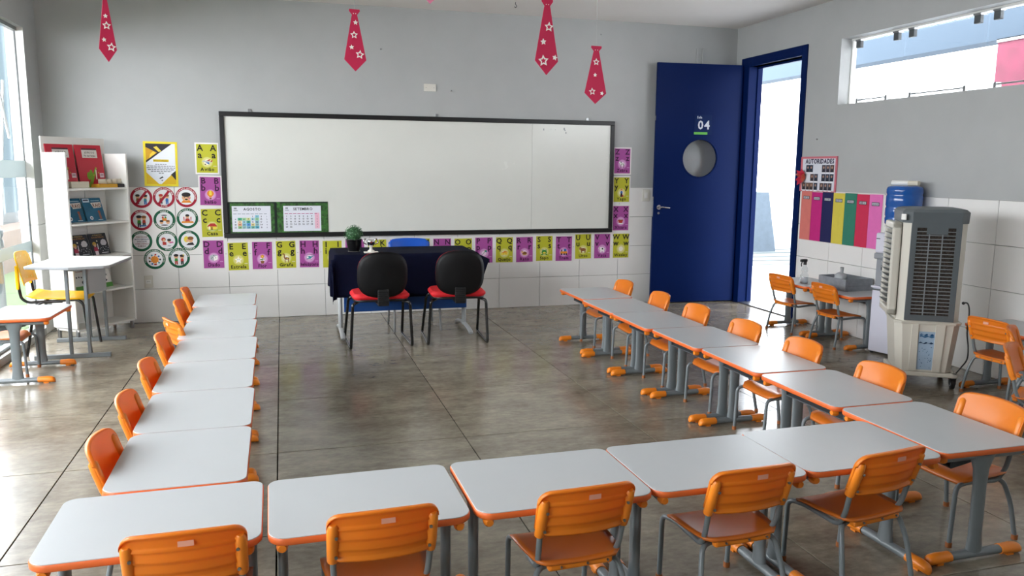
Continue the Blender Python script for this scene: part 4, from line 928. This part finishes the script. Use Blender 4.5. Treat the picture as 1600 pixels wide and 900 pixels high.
def shell_chair(name, label, loc, rz, shell, tube, dots=False, zt=.80):
    t = thing(name, label, 'chair', loc, rz)
    b = MB(); nx, ny = 10, 10; top = []
    for j in range(ny+1):
        v = j/ny; y = -.20+.42*v; hw = .20+.02*math.sin(v*PI)-(.03*max(0, (v-.85)/.15)**2)
        for i in range(nx+1):
            u = -1+2*i/nx; top.append((u*hw, y, .455-.015*(1-u*u)*math.sin(PI*v)+.006*math.sin(v*2*PI)-.025*max(0, (v-.8)/.2)**2+.03*max(0, (.15-v)/.15)))
    N_ = len(top); W1 = nx+1; bot = [(x, y, z-.008) for x, y, z in top]; fs = []
    for j in range(ny):
        for i in range(nx): a = j*W1+i; fs += [(a, a+1, a+W1+1, a+W1), (N_+a, N_+a+W1, N_+a+W1+1, N_+a+1)]
    rim = list(range(nx+1))+[j*W1+nx for j in range(1, ny+1)]+[ny*W1+i for i in range(nx-1, -1, -1)]+[j*W1 for j in range(ny-1, 0, -1)]
    fs += [(rim[k], N_+rim[k], N_+rim[(k+1) % len(rim)], rim[(k+1) % len(rim)]) for k in range(len(rim))]
    b.add(top+bot, fs, shell, True); b.build('seat', t)
    b = MB(); z0 = .56; top = []; nz = 8
    for j in range(nz+1):
        v = j/nz
        for i in range(nx+1):
            u = -1+2*i/nx; k = max(0, (abs(u)-.75)/.25); top.append((u*.20, -.235-.05*v+.035*u*u, z0+(zt-z0)*v*(1-.12*k*k)+.012*(1-u*u)*v))
    bot = [(x, y-.007, z) for x, y, z in top]; fs = []; N_ = len(top)
    for j in range(nz):
        for i in range(nx): a = j*W1+i; fs += [(a+1, a, a+W1, a+W1+1), (N_+a, N_+a+1, N_+a+W1+1, N_+a+W1)]
    rim = list(range(nx+1))+[j*W1+nx for j in range(1, nz+1)]+[nz*W1+i for i in range(nx-1, -1, -1)]+[j*W1 for j in range(nz-1, 0, -1)]
    fs += [(rim[k], rim[(k+1) % len(rim)], N_+rim[(k+1) % len(rim)], N_+rim[k]) for k in range(len(rim))]
    b.add(top+bot, fs, shell, True); bo = b.build('backrest', t)
    if dots:
        for ux in (-.13, -.05, .05, .13):
            for vz in (.60, .70, .77):
                if vz == .77 or abs(ux) > .1 or vz == .6:
                    b = MB(); yy = -.235-.05*(vz-z0)/(zt-z0)+.035*(ux/.2)**2; b.cyl((ux, yy-.008, vz), (ux, yy+.003, vz), .008, pm('#ffe98a'), 10); b.build('vent_stud', bo)
    for s in (-1, 1):
        x = s*.19
        b = MB(); b.bbox(x-.014, x+.014, -.262, -.238, .53, .72, shell, .006, 1); b.build('post_sleeve', bo)
        b = MB(); b.tube(arcbend([(x, -.252, .62), (x, -.235, .46), (x, -.19, .425), (x, .16, .435), (s*.205, .20, .40), (s*.215, .235, .0)], .05, 6), .011, tube, 10); b.build('front_leg', t)
        b = MB(); b.tube(arcbend([(x, .05, .425), (x, -.10, .425), (s*.2, -.15, .38), (s*.215, -.22, .0)], .05, 6), .011, tube, 10); b.build('rear_leg', t)
    return t
shell_chair('plastic_chair', 'blue plastic chair behind the teacher table facing the room', (1.165, 7.42, 0), 180, mat('blue_plastic', '#0f55c0', .35), STEEL, False, .81)
shell_chair('plastic_chair', 'yellow plastic chair with black legs behind the tall grey desk', (-1.76, 7.16, 0), -88, YEL, BLKT, True, .80)

# ================================================================== TALL GREY DESK
t = thing('adult_desk', 'tall white-topped desk with grey steel frame in front of the bookshelf', 'desk', (-1.585, 7.15, 0), 0)
DZt = .735
b = MB(); pts = [(-.345, -.33), (-.30, -.365), (.245, -.385), (.29, -.36), (.335, .29), (.31, .325), (-.25, .47), (-.30, .44)]
pts = [(-.312, -.40), (-.29, -.425), (.02, -.53), (.25, -.475), (.288, -.44), (.345, .18), (.32, .215), (-.20, .345), (-.243, .33)]
b.prism(pts, DZt-.022, DZt, mat('grey_edge', '#8f9294', .5), .004, mtop=WHITE, smooth=False); b.build('desktop', t)
for y in (-.345, .305):
    b = MB(); b.bbox(-.30, .24, y-.018, y+.018, 0, .032, GREY, .003, 1); bar = b.build('base_rail', t)
    for x in (-.04, .09):
        b = MB(); b.bbox(x-.012, x+.012, y-.014, y+.014, .03, DZt-.02, GREY, .003, 1); b.build('leg', t)
    b = MB(); b.bbox(-.04, .09, y-.012, y+.012, DZt-.05, DZt-.022, GREY, .003, 1); b.build('top_bar', t)
b = MB(); b.add([(.10, -.33, .50), (.10, .29, .44), (.10, .29, .70), (.10, -.33, .70), (.112, -.33, .50), (.112, .29, .44), (.112, .29, .70), (.112, -.33, .70)], [(0, 1, 2, 3), (7, 6, 5, 4), (0, 4, 5, 1), (3, 2, 6, 7), (1, 5, 6, 2), (0, 3, 7, 4)], LGREY); tag(b.build('modesty_panel', t), 'light grey modesty panel')

# ================================================================== BOOKSHELF (corner, diagonal)
F1 = Vector((-1.727, 7.468)); ex = Vector((.595, .803)); nn = Vector((.803, -.595)); WS, DS = .648, .275
a_ = math.degrees(math.atan2(ex.y, ex.x))
t = thing('bookshelf', 'white open bookshelf with tall back panel standing diagonally in the left corner', 'bookshelf', (F1.x, F1.y, 0), a_)
# local: x along front, +y = back, -y = out
SW = mat('shelf_white', '#e3e2dd', .4)
for x, nm in ((0, 'side_panel'), (WS-.018, 'side_panel')):
    b = MB(); b.bbox(x, x+.018, 0, DS, .10 if x == 0 else .08, 1.60, SW, .002, 1); b.build(nm, t)
b = MB(); b.bbox(.018, WS-.018, DS-.012, DS, .09, 1.60, SW, .002, 1); b.bbox(0, WS, DS-.012, DS+.002, 1.60, 1.735, SW, .002, 1); b.build('back_panel', t)
for z in (1.30, 1.0, .70, .40, .09):
    b = MB(); b.bbox(.018, WS-.018, .004, DS-.012, z-.018, z, SW, .002, 1); b.build('shelf', t)
b = MB(); b.box(.40, .402, DS-.014, DS-.012, .1, 1.6, LGREY); b.build('back_joint', t)
for x in (.03, WS-.03):
    for y in (.03, DS-.03):
        b = MB(); b.lathe([(.014, 0), (.016, .02), (.016, .085)], STEEL, 14, c=(x, y, 0)); b.build('leg', t)
# books lean on the back: local frame of bookshelf
def sheet_thing(name, label, cat, x, z, w_, h_, tilt, yoff, group=None, th=.008):
    lx, ly = x, yoff
    wx = F1.x+ex.x*lx-nn.x*ly; wy = F1.y+ex.y*lx-nn.y*ly
    o = thing(name, label, cat, (wx, wy, z), a_, group); o.rotation_euler = (R(-tilt), 0, R(a_)); return o
def book(label, x, z, w_, h_, tilt, yoff, cover, draw, group, th=.008):
    o = sheet_thing('book', label, 'book', x, z, w_, h_, tilt, yoff, group)
    b = MB(); b.bbox(-w_/2, w_/2, 0, th, 0, h_, cover, .0015, 1); b.build('cover', o)
    b = MB(); b.box(-w_/2+.003, w_/2-.001, .0015, th-.0015, -.0005, h_-.002, pm('#e8e4d8')); b.build('pages', o)
    b = MB(); draw(b, w_, h_); b.build('cover_print', o); return o
def d_red(b, w_, h_):
    y = -.0012; b.rect(-.075, .085, h_-.115, h_-.03, y, pm('#ddd8d2')); b.rect(-.075, .085, h_-.045, h_-.03, y-.0003, pm('#5a3038'))
    b.text('JOÃO E O', .005, h_-.075, .022, y-.0006, pm('#4a3a3c'), 'c', True); b.text('Pé de Feijão', .005, h_-.103, .022, y-.0006, pm('#4a3a3c'), 'c', True, wmax=.12)
    g = pm('#7aa02c')
    b.poly([(-.06, 0), (-.02, .0), (.03, .11), (.005, .12)], y, g); b.disc(-.035, .10, .022, y, g, 12, .035); b.disc(-.01, .125, .016, y, g, 12, .03); b.poly([(.0, .06), (.03, .1), (.06, .17), (.045, .18), (.0, .1)], y-.0003, g)
    b.poly([(.035, .07), (.045, .07), (.05, .15), (.04, .16)], y-.0006, pm('#e8e0cc')); 
    for q in range(6): b.disc(.02+.03*math.cos(q*1.3)+.02, .13+.04*math.sin(q*1.9), .006, y-.0006, pm('#c99a3a'), 8)
    b.rect(.08, .125, .085, .125, y, pm('#e2c9cf')); b.rect(.085, .118, .105, .112, y-.0003, pm('#8a5a66'))
def d_teal(b, w_, h_):
    y = -.0012; b.rect(-w_/2+.006, -w_/2+.075, h_-.04, h_-.006, y, pm('#c3d3e0')); b.rect(-w_/2+.012, -w_/2+.065, h_-.026, h_-.014, y-.0003, pm('#28304a'))
    b.rect(-.01, w_/2-.02, h_-.030, h_-.024, y, pm('#a8c4cc'))
    b.poly([(-.02, h_-.045), (w_/2-.01, h_-.04), (w_/2-.015, h_-.09), (-.0, h_-.095)], y, pm('#d9d2c6')); b.text('RAIO', .04, h_-.085, .045, y-.0004, pm('#7a3a2a'), 'c', True, wmax=.085)
    b.disc(.045, .085, .013, y, pm('#9a5a48'), 12); b.poly([(.035, .02), (.058, .02), (.056, .075), (.036, .075)], y, pm('#9a6a58')); b.disc(-.05, .032, .017, y, pm('#dfe4ea'), 16); b.disc(-.05, .032, .007, y-.0003, pm('#10243c'), 10)
    b.rect(.015, .065, .010, .016, y, pm('#c8d8da'))
def d_night(b, w_, h_):
    y = -.0012; b.text('A PRINCESA', 0, h_-.022, .018, y, pm('#b59a62'), 'c', True); b.text('DAS ESTRELAS', 0, h_-.042, .018, y, pm('#b5824a'), 'c', True, wmax=.14)
    b.poly([(.02, .085), (.06, .082), (.078, .1), (.072, .13), (.05, .14), (.025, .13), (.012, .105)], y, pm('#c3c0c4'))
    b.disc(-.055, .10, .02, y, pm('#c09a3c'), 14); b.disc(-.053, .085, .013, y-.0003, pm('#caa084'), 12); b.poly([(-.075, .035), (-.03, .035), (-.035, .07), (-.07, .07)], y, pm('#a8324e'))
    b.poly([(-.07, 0), (-.035, 0), (-.035, .036), (-.068, .036)], y, pm('#dccbd2')); b.poly([(-.032, .05), (-.022, .05), (-.018, .1), (-.026, .1)], y, pm('#d8cfd4')); b.disc(-.02, .125, .007, y, pm('#e8e4d0'), 8)
    for q in range(9): b.disc(-.005+.012*q*.9, .05+.018*math.sin(q*2.4), .0035, y, pm('#d8dce0'), 6)
    b.rect(0, .07, .012, .017, y, pm('#dde0e4'))
def d_farm(b, w_, h_):
    y = -.0012; b.rect(-w_/2, w_/2, 0, .04, y, pm('#4f8f3a')); b.disc(.02, .07, .03, y-.0002, pm('#2a2a2c'), 14, .02); b.disc(.05, .085, .015, y-.0003, pm('#e8e4e0'), 10); b.text('FAZENDA', 0, h_-.035, .022, y, pm('#7a3a3a'), 'c', True, wmax=.12)
    for q in range(5): b.disc(-.05+.025*q, .12+.01*math.sin(q*3), .008, y, pm('#3d3a3a'), 8)
RB = mat('book_red', '#c0122e', .4); TB = mat('book_teal', '#0f5f80', .35, noise=.2, nscale=12); NB = mat('book_night', '#0c1420', .35); WB = mat('book_white', '#dcdcd6', .4)
book('red picture book with white title panel on the top shelf, the right one', .455, 1.302, .275, .375, 8, .20, RB, d_red, 'picture books on the corner bookshelf')
book('red picture book on the top shelf half hidden by the side panel, the left one', .165, 1.302, .275, .375, 8, .205, RB, d_red, 'picture books on the corner bookshelf')
book('teal picture book on the second shelf, the right one', .40, 1.002, .20, .215, 18, .13, TB, d_teal, 'picture books on the corner bookshelf')
book('teal picture book on the second shelf, the left one tucked behind the other', .20, 1.002, .20, .215, 18, .145, TB, d_teal, 'picture books on the corner bookshelf')
book('dark night-sky picture book on the third shelf, the right one', .43, .702, .19, .195, 18, .13, NB, d_night, 'picture books on the corner bookshelf')
book('dark night-sky picture book on the third shelf, the left one', .225, .702, .19, .195, 18, .13, NB, d_night, 'picture books on the corner bookshelf')
book('white and green farm picture book on the fourth shelf, the right one', .43, .402, .19, .20, 18, .13, WB, d_farm, 'picture books on the corner bookshelf')
book('white and green farm picture book on the fourth shelf, the left one', .22, .402, .19, .20, 18, .13, WB, d_farm, 'picture books on the corner bookshelf')
def onshelf(lx, ly): return (F1.x+ex.x*lx-nn.x*ly, F1.y+ex.y*lx-nn.y*ly)
CARD = mat('cream_card', '#d8d0bc', .7)
x, y = onshelf(.17, .07); t = thing('card_box', 'low cream cardboard block on the top shelf beside the side panel', 'box', (x, y, 1.301), a_); b = MB(); b.bbox(-.09, .09, -.03, .03, 0, .055, CARD, .002, 1); b.build('block', t)
x, y = onshelf(.52, .09); t = thing('tape_roll', 'row of cream card rolls lying at the right end of the top shelf', 'card rolls', (x, y, 1.335), a_)
for k, dx in enumerate((-.075, -.02, .035, .085)):
    b = MB(); b.lathe([(.027, 0), (.034, 0), (.034, .04), (.027, .04), (.027, 0)], CARD, 20, c=(dx, .0, 0), caps=False); b.build('roll', t)
x, y = onshelf(.455, .075); t = thing('yellow_book', 'thin yellow booklet lying flat under the card rolls', 'book', (x, y, 1.301), a_); b = MB(); b.bbox(-.10, .10, -.045, .05, 0, .03, pm('#dba83a'), .002, 1); b.build('cover', t)
x, y = onshelf(.595, .075); t = thing('black_case', 'black flat case lying at the end of the top shelf', 'case', (x, y, 1.301), a_); b = MB(); b.bbox(-.034, .034, -.05, .06, 0, .03, BLK, .006, 2); b.build('body', t)

# ================================================================== SIDE TABLE ITEMS
t = thing('spray_bottle', 'clear spray bottle with a black trigger on the table by the door', 'spray bottle', (4.66, 6.33, .462), 0)
CP = glass('clear_plastic', (.9, .92, .93))
b = MB(); b.lathe([(.034, 0), (.037, .01), (.037, .075), (.026, .09), (.024, .10), (.03, .115), (.026, .14), (.014, .165), (.012, .18)], CP, 22); b.build('bottle', t)
b = MB(); b.lathe([(.033, .003), (.0355, .01), (.0355, .05), (0.0, .05)], mat('bottle_liquid', '#c9d0d6', .1), 20); tag(b.build('liquid', t), None)
b = MB(); b.lathe([(.015, .17), (.015, .195), (.011, .2)], BLK, 14); b.bbox(-.05, .02, -.011, .011, .198, .222, BLK, .004, 1); b.tube([(-.032, 0, .2), (-.04, 0, .175), (-.036, 0, .155)], .005, BLK, 8); t2 = b.build('trigger_head', t)
PAP = mat('grey_marbled_box', '#7f8389', .6, noise=.15, nscale=25)
def tray(name, label, x, y, z, rz, w_, d_, h_):
    t = thing(name, label, 'box', (x, y, z), rz); b = MB(); b.box(-w_/2, w_/2, -d_/2, d_/2, 0, .005, PAP); b.build('bottom', t)
    for s in (-1, 1):
        b = MB(); b.box(-w_/2, w_/2, s*d_/2-.0025, s*d_/2+.0025, 0, h_, PAP); b.build('side', t)
        b = MB(); b.box(s*w_/2-.0025, s*w_/2+.0025, -d_/2, d_/2, 0, h_, PAP); b.build('side', t)
tray('organizer_box', 'grey marbled cardboard box, the lower one on the side table', 4.80, 5.94, .462, 2, .28, .34, .045)
tray('organizer_box', 'grey marbled cardboard tray resting on the lower box', 4.80, 5.94, .508, 2, .285, .345, .06)
t = thing('wipes_pack', 'crumpled clear plastic bag standing in the grey tray', 'plastic bag', (4.77, 5.97, .514))
b = MB(); b.ball((0, 0, .045), .05, mat('crumpled_film', '#c5c9cc', .2, transl=.3), 12, 8, (1, 1.1, .85), .35); b.build('bag', t)
b = MB(); b.tube([(.0, 0, .07), (.005, -.01, .1), (.0, -.015, .135)], [.022, .014, .017], MATS['crumpled_film'], 9); b.build('neck', t)

# ================================================================== WATER COOLER
t = thing('water_cooler', 'white and grey floor-standing water dispenser against the right wall', 'water dispenser', (4.83, 5.345, 0), -76)
# local: -y faces room
CW = mat('cooler_white', '#cfcfdc', .35); CG = mat('cooler_grey', '#8d9196', .4)
b = MB(); b.bbox(-.142, .142, -.125, .125, .015, .545, CW, .01, 2); b.build('cabinet', t)
b = MB(); b.bbox(-.15, .15, -.135, .125, .545, .565, CW, .005, 1); b.bbox(-.14, .14, -.13, -.1, .528, .540, DGREY, .002, 1); b.build('ledge', t)
b = MB(); b.bbox(-.145, .145, -.09, .125, .565, .79, CG, .006, 2); b.build('tap_recess', t)
b = MB(); b.bbox(-.15, .15, -.125, .125, .785, .835, CG, .01, 2); b.build('visor', t)
b = MB(); b.bbox(-.142, .142, -.125, .125, .835, 1.0, CW, .012, 2); hd_ = b.build('head', t)
b = MB(); b.rect(-.135, -.10, .95, .957, -.1257, pm('#4a4e58')); b.poly([(-.02, .89), (-.012, .89), (.015, .925), (.008, .928)], -.1257, pm('#23252b')); b.rect(.07, .11, .848, .852, -.1257, pm('#7a7e88')); b.build('print', hd_)
for x in (-.07, .06):
    b = MB(); b.bbox(x-.02, x+.02, -.115, -.088, .735, .765, CG, .006, 2); b.cyl((x, -.112, .735), (x, -.112, .70), .012, DGREY, 12); b.build('tap', t)
b = MB(); b.box(-.01, .11, -.0925, -.090, .62, .69, pm('#1f6f9a')); b.poly([(.02, .635), (.11, .635), (.09, .675), (.04, .675)], -.0931, pm('#c8d6de')); b.rect(.0, .02, .68, .685, -.0931, pm('#dfe8ee')); tag(b.build('sticker', t), 'blue sticker')
for sx_ in (-1, 1):
    for sy_ in (-1, 1):
        b = MB(); b.cyl((sx_*.12, sy_*.1, 0), (sx_*.12, sy_*.1, .02), .015, BLK, 10); b.build('foot', t)
t = thing('water_jug', 'large blue ribbed water jug upside down on the dispenser', 'water jug', (4.83, 5.345, 1.0), -76)
BJ = mat('jug_blue', '#2464b8', .15, coat=.5, transl=.25)
pr_ = [(.03, 0), (.035, .02), (.11, .055), (.133, .08), (.136, .12), (.131, .135), (.136, .15), (.136, .2), (.130, .215), (.136, .23), (.136, .30), (.130, .313), (.136, .326), (.136, .355), (.128, .375), (.10, .382), (0, .382)]
b = MB(); b.lathe(pr_, BJ, 32); b.build('jug', t)
b = MB(); b.lathe([(.05, -.005), (.055, .0), (.055, .02), (.04, .028)], WHITE, 20); tag(b.build('neck_ring', t), 'white neck ring')
t = thing('cup_rack', 'flattened pack of white plastic cups lying on top of the blue jug', 'cup pack', (4.83, 5.345, 1.383), -76)
b = MB(); b.tube([(-.115, 0, .022), (.03, 0, .022)], .021, WHITE, 14); b.tube([(.03, 0, .022), (.115, 0, .022)], .020, CARD, 14); b.build('cups', t)

# ================================================================== AIR COOLER
d_ = Vector((.85, -.53)).normalized(); nf = Vector((-.53, -.85)).normalized(); cc = Vector((4.375, 4.58))
a_ = math.degrees(math.atan2(d_.y, d_.x))
t = thing('air_cooler', 'large beige and grey evaporative air cooler on castors', 'air cooler', (cc.x, cc.y, 0), a_)
# local: x along wide honeycomb face (right), -y = honeycomb face toward camera, -x = louvre face
BE = mat('cooler_beige', '#cdc9bd', .45, noise=.02, nscale=5); GR = mat('cooler_dark_grey', '#596063', .5, noise=.03, nscale=10)
def octo(hx, hy, c): return [(-hx+c, -hy), (hx-c, -hy), (hx, -hy+c), (hx, hy-c), (hx-c, hy), (-hx+c, hy), (-hx, hy-c), (-hx, -hy+c)]
def loft(b, rings, m):
    n = len(rings[0][0]); vs = [(p[0], p[1], z) for r, z in rings for p in r]
    b.add(vs, [(i*n+j, i*n+(j+1) % n, (i+1)*n+(j+1) % n, (i+1)*n+j) for i in range(len(rings)-1) for j in range(n)], m)
    b.add([(p[0], p[1], rings[0][1]) for p in rings[0][0]], [list(range(n))[::-1]], m); b.add([(p[0], p[1], rings[-1][1]) for p in rings[-1][0]], [list(range(n))], m)
b = MB(); loft(b, [(octo(.178, .175, .04), .11), (octo(.208, .20, .045), .455)], BE)
for s in (-1, 1):  # tank ribs
    x0, x1 = (s*.05, s*.10); b.add([(min(x0, x1), -.186, .115), (max(x0, x1), -.186, .115), (max(x0, x1)+s*.01, -.21, .45), (min(x0, x1)+s*.0, -.21, .45), (min(x0, x1), -.17, .115), (max(x0, x1), -.17, .115), (max(x0, x1), -.19, .45), (min(x0, x1), -.19, .45)], [(0, 1, 2, 3), (7, 6, 5, 4), (0, 4, 5, 1), (3, 2, 6, 7), (1, 5, 6, 2), (0, 3, 7, 4)], BE)
b.build('water_tank', t)
b = MB(); q = [(-.05, -.1775, .125), (.05, -.1775, .125), (.052, -.2, .40), (-.052, -.2, .40)]; b.add(q, [(0, 1, 2, 3)], mat('tank_water_print', '#9fb6cc', .4, noise=.12, nscale=6))
for k in range(24):
    zz = .14+random.random()*.15; xx = random.uniform(-.04, .04); yy = -.1785-(zz-.125)/.275*.0225; b.disc(xx, zz, .0028, yy-.0006, pm('#45617f'), 8)
for zz, th, c in ((.315, .006, '#1c3350'), (.36, .012, '#3a6489'), (.375, .006, '#24507a')):
    yy = -.180-(zz-.125)/.275*.0225; n = 12
    b.poly([(-.045+.09*i/n, zz+.004*math.sin(i*1.1)) for i in range(n+1)]+[(.045-.09*i/n, zz+th+.005*math.sin((n-i)*1.4)) for i in range(n+1)], yy-.001, pm(c))
tag(b.build('level_window', t), 'pale blue water level strip with printed bubbles')
b = MB(); loft(b, [(octo(.214, .205, .045), .45), (octo(.217, .21, .045), .462), (octo(.217, .21, .045), .468)], BE); b.build('tank_rim', t)
b = MB(); loft(b, [(octo(.198, .195, .05), .468), (octo(.200, .21, .05), 1.16)], BE); body = b.build('upper_body', t)
b = MB(); loft(b, [(octo(.205, .218, .055), 1.15), (octo(.209, .222, .055), 1.225), (octo(.19, .205, .055), 1.243), (octo(.16, .17, .05), 1.25)], GR); tag(b.build('top_cover', t), 'dark grey top cover')
# honeycomb frame (front face -y)
def fy(z): return -.195-(z-.468)/.692*.015
def frm(x0, x1, z0, z1, dep, m, b):
    vs = []
    for z in (z0, z1):
        for yo in (fy(z)-dep, fy(z)+.01):
            for x in (x0, x1): vs.append((x, yo, z))
    b.add(vs, [(0, 1, 3, 2), (4, 6, 7, 5), (0, 4, 5, 1), (2, 3, 7, 6), (0, 2, 6, 4), (1, 5, 7, 3)], m)
b = MB(); frm(-.155, -.12, .475, 1.155, .010, GR, b); frm(.12, .155, .475, 1.155, .010, GR, b); frm(-.12, .12, .475, .515, .010, GR, b); frm(-.12, .12, 1.12, 1.155, .010, GR, b)
frm(-.06, .07, 1.075, 1.12, .012, GR, b); tag(b.build('filter_frame', t), 'dark grey filter frame')
b = MB(); frm(-.12, .12, .515, 1.12, .0015, mat('honeycomb_pad', '#3a322c', .95, noise=.8, nscale=90, bump=.8, bscale=200), b); tag(b.build('honeycomb_pad', t), 'brown honeycomb cooling pad')
for k in range(23):
    z = .53+k*.0255; b = MB(); frm(-.121, .121, z, z+.005, .009, mat('grille_grey', '#82878a', .45), b); b.build('grille_bar', t)
for x in (-.042, .040):
    b = MB(); frm(x-.003, x+.003, .515, 1.12, .010, MATS['grille_grey'], b); b.build('grille_bar', t)
# louvre face (-x)
b = MB(); b.bbox(-.262, -.205, -.165, -.125, .50, 1.15, BE, .012, 2); b.bbox(-.262, -.205, .125, .165, .50, 1.15, BE, .012, 2); b.bbox(-.262, -.205, -.165, .165, 1.10, 1.15, BE, .012, 2); b.bbox(-.262, -.205, -.165, .165, .50, .55, BE, .012, 2); b.build('louvre_frame', t)
b = MB(); b.box(-.215, -.208, -.13, .13, .54, 1.11, DGREY); b.build('fan_grille', t)
for k in range(15):
    z = .57+k*.037; b = MB(); b.add([(-.275, -.125, z+.014), (-.215, -.125, z), (-.215, .125, z), (-.275, .125, z+.014), (-.275, -.125, z+.018), (-.215, -.125, z+.004), (-.215, .125, z+.004), (-.275, .125, z+.018)], [(3, 2, 1, 0), (4, 5, 6, 7), (0, 1, 5, 4), (1, 2, 6, 5), (2, 3, 7, 6), (3, 0, 4, 7)], mat('louvre_grey', '#a9abac', .4)); b.build('louvre', t)
b = MB(); b.M = Matrix.Translation((-.206, -.2, 1.19)) @ Matrix.Rotation(R(-45), 4, 'Z'); b.bbox(-.018, .018, -.006, .006, -.02, .02, WHITE, .002, 1); tag(b.build('control_label', t), 'small white label')
b = MB(); b.bbox(-.19, .215, -.19, -.15, .078, .108, BE, .004, 1); b.bbox(-.19, .215, .15, .19, .078, .108, BE, .004, 1); b.bbox(-.2, -.165, -.19, .19, .078, .108, BE, .004, 1); b.bbox(.18, .215, -.19, .19, .078, .108, BE, .004, 1); b.build('base_frame', t)
for x in (-.17, .19):
    for y in (-.165, .165):
        b = MB(); b.cyl((x-.012, y, .034), (x+.012, y, .034), .034, BLK, 20); b.cyl((x-.014, y, .034), (x+.014, y, .034), .014, LGREY, 12); c_ = b.build('castor', t)
        b = MB(); b.bbox(x-.02, x+.02, y-.02, y+.02, .066, .08, BLK, .003, 1); b.box(x-.02, x-.015, y-.012, y+.015, .03, .07, BLK); b.box(x+.015, x+.02, y-.012, y+.015, .03, .07, BLK); b.build('castor_fork', c_)
b = MB(); cp = smooth([(.224, -.12, .60), (.25, -.13, .60), (.262, -.14, .54), (.258, -.15, .40), (.27, -.16, .30), (.262, -.19, .22), (.22, -.215, .16), (.2, -.2, .12)], 6)
b.tube(cp, .005, BLK, 8); b.ball((.226, -.12, .60), .011, BLK, 10, 6); tag(b.build('power_cable', t), 'black looping power cable')

# ================================================================== HANGING TIES
def tie(label, x, y, ztop, L_, W, rz, stars, c='#c81f4e', tilt=0.):
    t = thing('paper_tie', label, 'paper tie', (x, y, ztop), rz, 'ties hanging from the ceiling')
    m = mat('tie_foam_'+c, c, .7, transl=.1); s = L_/.40; kw = W/.155
    out = [(-.036, .0), (.036, 0), (.038, -.012), (.018, -.036), (.022, -.05), (.078, -.325), (.0, -.40), (-.078, -.325), (-.022, -.05), (-.018, -.036), (-.038, -.012)]
    out = [(p[0]*kw, p[1]*s) for p in out]
    b = MB(); b.M = Matrix.Rotation(R(90), 4, 'X'); b.prism([(p[0], p[1]) for p in out][::-1], -.0015, .0015, m); b.build('tie', t)
    for (sx_, sz_, r_, hollow) in stars:
        b = MB(); n = 10; o1 = star(sx_*kw, sz_*s, r_*s, .5, 5, .1*sx_*40); o2 = star(sx_*kw, sz_*s, r_*s*.55, .5, 5, .1*sx_*40)
        y0, y1 = -.0045, -.0016
        if hollow:
            b.add([(p[0], y0, p[1]) for p in o1+o2]+[(p[0], y1, p[1]) for p in o1+o2], [(i, (i+1) % n, n+(i+1) % n, n+i) for i in range(n)]+[(i, 2*n+i, 2*n+(i+1) % n, (i+1) % n) for i in range(n)]+[(n+i, n+(i+1) % n, 3*n+(i+1) % n, 3*n+i) for i in range(n)], FOAMW)
        else:
            b.add([(p[0], y0, p[1]) for p in o1]+[(p[0], y1, p[1]) for p in o1], [list(range(n))]+[(i, n+i, n+(i+1) % n, (i+1) % n) for i in range(n)], FOAMW)
        b.build('star', t)
    b = MB()
    for x_ in (-.008, .008): b.cyl((x_*kw, -.0017, -.028*s), (x_*kw, -.0035, -.028*s), .003, FOAMW, 8)
    b.build('eyelet', t)
    b = MB(); b.cyl((0, 0, -.01), (0, 0, H-ztop), .0012, mat('nylon_thread', '#b9bbb8', .4), 6); b.build('thread', t)
    return t
tie('crimson foam tie with white stars, nearest the left window', -.973, 5.4, 2.50, .392, .10, 28, [(-.005, -.13, .014, False), (.0, -.185, .026, True), (-.03, -.27, .014, False), (.03, -.31, .028, True)])
tie('crimson foam tie with white stars hanging above the middle of the whiteboard', .485, 5.4, 2.50, .388, .142, 6, [(.006, -.085, .017, False), (-.006, -.165, .026, True), (-.025, -.245, .017, False), (.032, -.29, .03, True)])
tie('largest crimson foam tie with white stars, touching the top edge of the picture', 1.524, 4.6, 2.474, .43, .148, 6, [(.012, -.145, .027, True), (-.024, -.225, .018, False), (-.022, -.325, .032, True), (.055, -.305, .016, False)])
tie('lowest crimson foam tie with white stars, near the blue door', 2.277, 5.7, 2.40, .42, .178, 4, [(.0, -.11, .026, True), (-.006, -.20, .015, False), (-.024, -.315, .027, True), (.046, -.325, .015, False)])
tie('light pink foam tie with only its tip in view at the top edge', .579, 3.2, 2.528, .40, .15, 5, [(.0, -.2, .02, True)], '#f08fb0')
b = MB(); b.M = Matrix.Translation((2.2, 7.6, H)); b.tube(smooth([(0, 0, 0), (0, 0, -.02), (.012, 0, -.035), (0, 0, -.05), (-.012, 0, -.04)]), .003, BLK, 8); tag(b.build('ceiling_hook'), 'small dark wire hook in the ceiling', 'hook')
